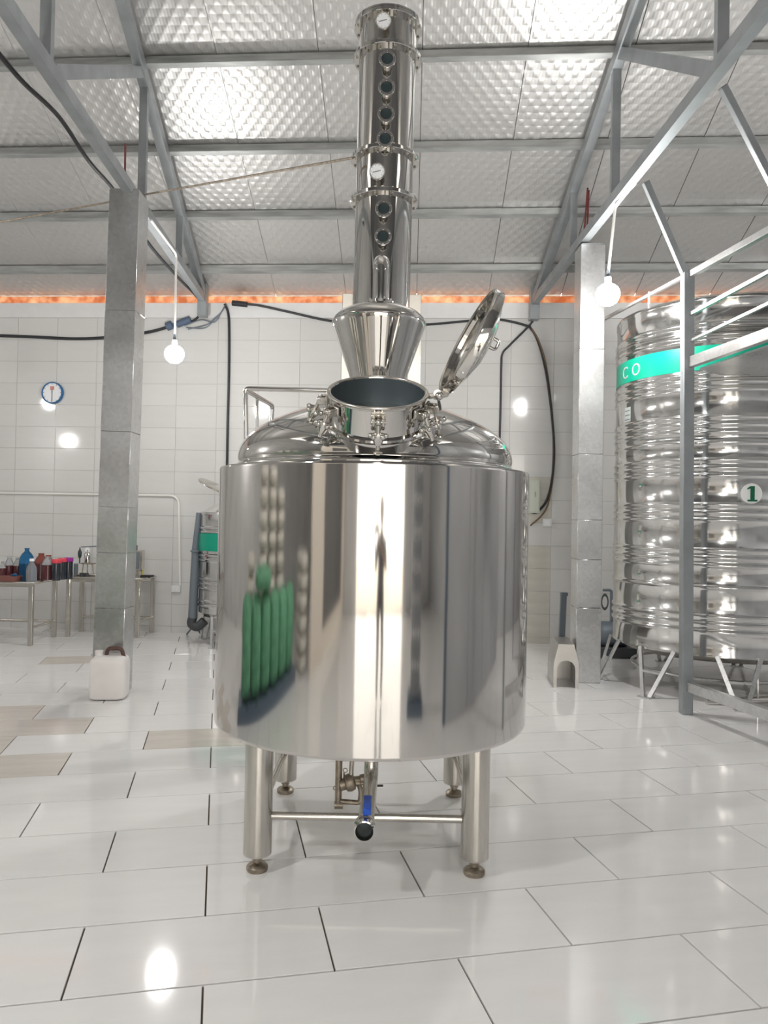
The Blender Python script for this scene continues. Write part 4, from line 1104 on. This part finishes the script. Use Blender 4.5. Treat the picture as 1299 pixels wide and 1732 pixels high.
for i, (mid, lb) in enumerate((((340, 541), 'upper'), ((345, 555), 'middle'), ((350, 549), 'lower'))):
    cable('thin_wire', [W(312 + i * 3, 551 + i * 3, .05), W(mid[0], mid[1], .05), W(362, 545 - i * 3, .06), W(374, 528, .08), W(381, 516, .06)], .008, 'galv_dark', 'thin loose grey wire from the coupler, ' + lb + ' of three')
cable('drop_cable', [W(380, 514, .05), W(386, 530), W(387.5, 560), W(387, 640), W(385, 720), W(383, 850), W(383, 960)], .016, 'black', 'black cable dropping down the wall left of the pot')
cable('span_cable', [W(392, 513, .06), W(412, 514, .06), W(440, 517), W(490, 528), W(560, 543), W(640, 551), W(720, 549), W(790, 543), W(836, 540), W(870, 545), W(898, 553)], .015, 'black', 'black cable sagging across the wall behind the column')
bm = NB(); cyl(bm, W(393, 512.5, .06), W(418, 515, .06), .035, 10); single('cable_sleeve', bm, 'black', 'short black sleeve on the cable near the truss heel', 'sleeve')
cable('drop_cable', [W(912, 518, .08), W(903, 540, .05), W(890, 556), W(862, 584), W(850, 598), W(848, 620), W(847, 680), W(845, 760), W(844, 900)], .013, 'black', 'black cable dropping behind the dome right of the lid')
cable('loop_cable', [W(896, 553, .05), W(906, 568, .06), W(917, 600), W(927, 650), W(935, 720), W(937, 770), W(933, 815), W(924, 848), W(908, 866), W(897, 866)], .015, 'black', 'thick black cable looping down to the switch box')
cable('loop_cable', [W(900, 556, .07), W(912, 578, .07), W(924, 620), W(933, 690), W(938, 760), W(935, 810), W(927, 852), W(916, 872), W(897, 889)], .010, 'brown_cable', 'thin brown cable hanging alongside the looped black cable')

# ------------------------------------------------------------------ what stands to the sides and behind, mirrored in the pot
def sack_mesh(name, l, w_, h, m, seed):
    rnd = random.Random(seed); bm = NB()
    NU, NV = 14, 10
    rings = []
    for i in range(NU + 1):
        t = -1 + 2 * i / NU
        env = (1 - abs(t) ** 5) ** .5 * .92 + .08
        rg = []
        for k in range(NV):
            a = 2 * PI * k / NV; c, s = math.cos(a), math.sin(a)
            rg.append(bm.verts.new((t * l / 2, env ** .3 * w_ / 2 * math.copysign(abs(c) ** .6, c) * (1 + rnd.uniform(-.05, .05)), env * h / 2 * math.copysign(abs(s) ** .75, s) * (1 + rnd.uniform(-.08, .08)))))
        rings.append(rg)
    for a, b in zip(rings[:-1], rings[1:]):
        for k in range(NV): bm.faces.new((a[k], a[(k + 1) % NV], b[(k + 1) % NV], b[k]))
    bm.faces.new(rings[0][::-1]); bm.faces.new(rings[-1])
    return mesh_of(name, bm, m, None, 60)
ws = sack_mesh('white_sack', .80, .50, .19, 'sack', 3); gs = sack_mesh('green_sack', .98, .24, .26, 'green', 5)
def put(name, me, loc, rot, label, cat, group):
    o = bpy.data.objects.new(name, me); COL.objects.link(o); o.location = loc; o.rotation_euler = rot; tagit(o, label, cat, group); return o
def pallet(x, y, l, w_, rz, label):
    r = thing('pallet', label, 'pallet', (x, y, 0)); m = T(x, y, 0) @ RZ(rz)
    for k in range(3):
        bm = NB(); box(bm, (0, (k - 1) * (w_ / 2 - .05), .05), (l, .09, .10), m); part('runner', bm, 'pallet', r)
    for k in range(7):
        bm = NB(); box(bm, ((k - 3) * (l / 7), 0, .115), (l / 7 - .03, w_, .03), m); part('slat', bm, 'pallet', r)
ORD = ['lowest', 'second', 'third', 'fourth', 'fifth', 'sixth', 'seventh', 'eighth', 'ninth', 'tenth']
gA, gB = Vector((-3.08, 3.80, 0)), Vector((-3.72, 0.80, 0)); gdir = (gB - gA).normalized(); gang = math.atan2(gdir.y, gdir.x); gnr = Vector((gdir.y, -gdir.x, 0))
gs = sack_mesh('green_sack', .80, .50, .40, 'green', 5)
pc = (gA + gB) / 2 - gnr * -.0
pallet(pc.x - .08, pc.y, 3.4, .62, gang, 'long blue-grey pallet under the green sacks')
for i in range(6):
    p = gA.lerp(gB, (i + .5) / 6)
    put('green_sack', gs, (p.x, p.y, .535), (0, math.radians(90), gang + PI / 2), 'upright green sack, %s from the back wall end of the row' % ORD[i].replace('lowest', 'first'), 'sack', 'green sacks standing in a row')
p = gA.lerp(gB, .36); put('green_sack', ws.copy(), (p.x, p.y, 1.04), (0, 0, gang), 'green sack lying on top of the standing green row', 'sack', 'green sacks standing in a row').data.materials[0] = MT['green']
for c, (wx, wyy, nk) in enumerate(((-4.32, 2.65, 10), (-4.40, 2.05, 10), (-4.48, 1.45, 9), (-4.22, 3.45, 6))):
    for k in range(nk):
        put('white_sack', ws, (wx + random.uniform(-.02, .02), wyy + random.uniform(-.015, .015), .097 + k * .200), (0, 0, random.uniform(-.04, .04)), 'white woven sack, %s up in stack number %s behind the green row' % (ORD[k], ['one', 'two', 'three', 'four'][c]), 'sack', 'white sacks stacked behind the green row')
for k in range(6):
    put('white_sack', ws, (-3.78 + random.uniform(-.02, .02), .02 + random.uniform(-.015, .015), .097 + k * .200), (0, 0, .15 + random.uniform(-.04, .04)), 'white woven sack, %s up in the low stack beside the green row' % ORD[k], 'sack', 'white sacks in the low stack')
# bottle packs on the right
bmesh_pack = NB()
for i in range(4):
    for j in range(3): lathe(bmesh_pack, [(0, 0), (.045, 0), (.048, .02), (.048, .16), (.03, .21), (.016, .235), (.016, .26), (0, .26)], 10, T((i - 1.5) * .10, (j - 1) * .10, 0))
pk = mesh_of('bottle_pack', bmesh_pack, 'clear', None, 50)
for k in range(7):
    put('bottle_pack', pk, (1.72, .36, .132 + k * .262), (0, 0, .5), 'pack of clear bottles, %s up in the stack right of the camera' % ORD[k], 'bottles', 'stacked packs of clear bottles')
pallet(1.72, .36, .6, .5, .5, 'small blue-grey pallet under the bottle packs')
# grey sheet partition on the right
sA, sB = Vector((2.35, 1.45, 0)), Vector((5.75, 4.1, 0)); sdv = sB - sA; sa = math.atan2(sdv.y, sdv.x)
part_r = thing('sheet_partition', 'tall grey sheet metal partition right of the camera', 'partition', (sA + sB) / 2)
for k in range(4):
    c = sA + sdv * ((k + .5) / 4); bm = NB(); box(bm, (0, 0, 1.7), (sdv.length / 4 - .012, .05, 3.4), T(c.x, c.y, 0) @ RZ(sa), .006); part('sheet', bm, 'grey_wall', part_r)
bm = NB(); box(bm, (0, 0, 1.7), (.09, .09, 3.4), T(sA.x, sA.y, 0) @ RZ(sa)); part('end_post', bm, 'pallet', part_r)
# cream side wall with a dark shutter, rear left
bm = NB(); box(bm, (-3.12, -2.75, 1.65), (.12, 5.3, 3.3)); o = struct('wall_side', bm, 'pillar', 'cream side wall with a dark shutter')
bm = NB(); box(bm, (-3.045, -2.85, 1.5), (.03, 3.1, 2.3), None, .006); part('shutter', bm, 'door_dark', o, 'dark shutter')

# ------------------------------------------------------------------ the person taking the picture, mirrored in the pot
def skinned(name, verts, edges, radii, m, lev=2):
    me = bpy.data.meshes.new(name); me.from_pydata(verts, edges, []); o = bpy.data.objects.new(name, me); COL.objects.link(o)
    sk = o.modifiers.new('skin', 'SKIN'); sk.use_smooth_shade = True
    for d, r in zip(me.skin_vertices[0].data, radii): d.radius = r if isinstance(r, tuple) else (r, r)
    me.skin_vertices[0].data[0].use_root = True
    sb = o.modifiers.new('sub', 'SUBSURF'); sb.levels = lev; sb.render_levels = lev
    dg = bpy.context.evaluated_depsgraph_get(); out = bpy.data.meshes.new_from_object(o.evaluated_get(dg)); bpy.data.objects.remove(o)
    return out
MT['skin'] = mat('skin', (0.45, 0.27, 0.19), 0.5); MT['shirt'] = mat('grey_shirt', (0.10, 0.10, 0.12), 0.8); MT['trousers'] = mat('dark_trousers', (0.04, 0.04, 0.05), 0.8); MT['hair'] = mat('black_hair', (0.015, 0.013, 0.012), 0.5)
PX, PY = 0.36, -0.42
V = [(0, 0, .86), (0, .0, 1.02), (0, .01, 1.18), (0, .0, 1.32), (0, .0, 1.39), (0, .015, 1.46),
     (-.09, 0, .80), (-.10, .01, .46), (-.10, -.02, .09), (-.10, .10, .035), (.09, 0, .80), (.10, .01, .46), (.10, -.02, .09), (.10, .10, .035),
     (-.17, 0, 1.31), (-.24, .05, 1.08), (-.28, .26, 1.27), (-.31, .36, 1.36), (.17, 0, 1.31), (.22, .06, 1.08), (.04, .26, 1.24), (-.17, .355, 1.36)]
Ed = [(0, 1), (1, 2), (2, 3), (3, 4), (4, 5), (0, 6), (6, 7), (7, 8), (8, 9), (0, 10), (10, 11), (11, 12), (12, 13), (3, 14), (14, 15), (15, 16), (16, 17), (3, 18), (18, 19), (19, 20), (20, 21)]
Rd = [(.15, .11), (.135, .10), (.15, .105), (.14, .09), .055, .05, .085, .058, .042, .035, .085, .058, .042, .035, .06, .043, .032, .024, .06, .043, .032, .024]
bodyme = skinned('body', V, Ed, Rd, None)
for k in ('skin', 'shirt', 'trousers'): bodyme.materials.append(MT[k])
for p in bodyme.polygons:
    c = p.center; p.material_index = 2 if c.z < .9 else (0 if (c.z > 1.41 and abs(c.x) < .1) or c.y > .12 and c.z > 1.0 else 1)
person = thing('person', 'person in dark clothes holding up a phone, mirrored in the pot', 'person', (PX, PY, 0))
o = bpy.data.objects.new('body', bodyme); COL.objects.link(o); o.parent = person
bm = NB(); mhd = T(0, .02, 1.565)
ball(bm, (0, 0, 0), .105, 20, 14, (.74, .92, 1.1)); 
bm2 = bm
for v in bm2.verts: v.co = mhd @ v.co
ball(bm2, (0, .118, 1.555), .016, 8, 6, (1, 1.2, 1.4)); ball(bm2, (-.08, .015, 1.56), .02, 8, 6, (.5, 1, 1.5)); ball(bm2, (.08, .015, 1.56), .02, 8, 6, (.5, 1, 1.5))
def ppart(name, bm, m, par):
    o = bpy.data.objects.new(name, mesh_of(name, bm, m, None, 60)); COL.objects.link(o); o.parent = par; return o
hdo = ppart('head', bm2, 'skin', person)
for s_ in (-1, 1):
    bm = NB(); ball(bm, (s_ * .03, .107, 1.575), .010, 8, 6); ppart('eye', bm, 'hair', hdo)
bm = NB(); ball(bm, (0, .108, 1.513), .022, 8, 6, (1, .3, .25)); ppart('mouth', bm, 'clock_red', hdo)
bm = NB(); ball(bm, (0, -.012, 1.605), .112, 18, 12, (.78, .95, .95)); ppart('hair', bm, 'hair', hdo)
for cx_, sg in ((-.315, 1), (-.155, -1)):     # two hands holding the phone edges
    root_v = Vector((cx_ - .01 * sg, .36, 1.375)); pts = [tuple(root_v), (cx_ + .0 * sg, .375, 1.42)]
    vs = [root_v, Vector((cx_, .365, 1.415))]; es = [(0, 1)]; rs = [.022, .026]
    for f_, ln_ in enumerate((.050, .058, .055, .045)):
        b0_ = len(vs); zf = 1.44 - f_ * .019
        vs += [Vector((cx_, .372, zf)), Vector((cx_ + sg * .018, .388, zf + .004)), Vector((cx_ + sg * ln_, .392, zf + .006))]
        es += [(1, b0_), (b0_, b0_ + 1), (b0_ + 1, b0_ + 2)]; rs += [.010, .009, .007]
    b0_ = len(vs); vs += [Vector((cx_ + sg * .004, .352, 1.43)), Vector((cx_ + sg * .03, .352, 1.455))]; es += [(1, b0_), (b0_, b0_ + 1)]; rs += [.011, .009]
    hm = skinned('hand', [tuple(v) for v in vs], es, rs, None, 1); hm.materials.append(MT['skin'])
    o = bpy.data.objects.new('hand', hm); COL.objects.link(o); o.parent = person
ph = thing('phone', 'dark phone held up by the person', 'phone', (0.125, -.05, 1.42))
bm = NB(); box(bm, (.125, -.045, 1.44), (.15, .009, .075), None, .004); part('case', bm, 'black', ph)
bm = NB(); box(bm, (.125, -.0505, 1.44), (.14, .002, .068)); part('screen', bm, 'glass_dark', ph)

bpy.context.view_layer.update()
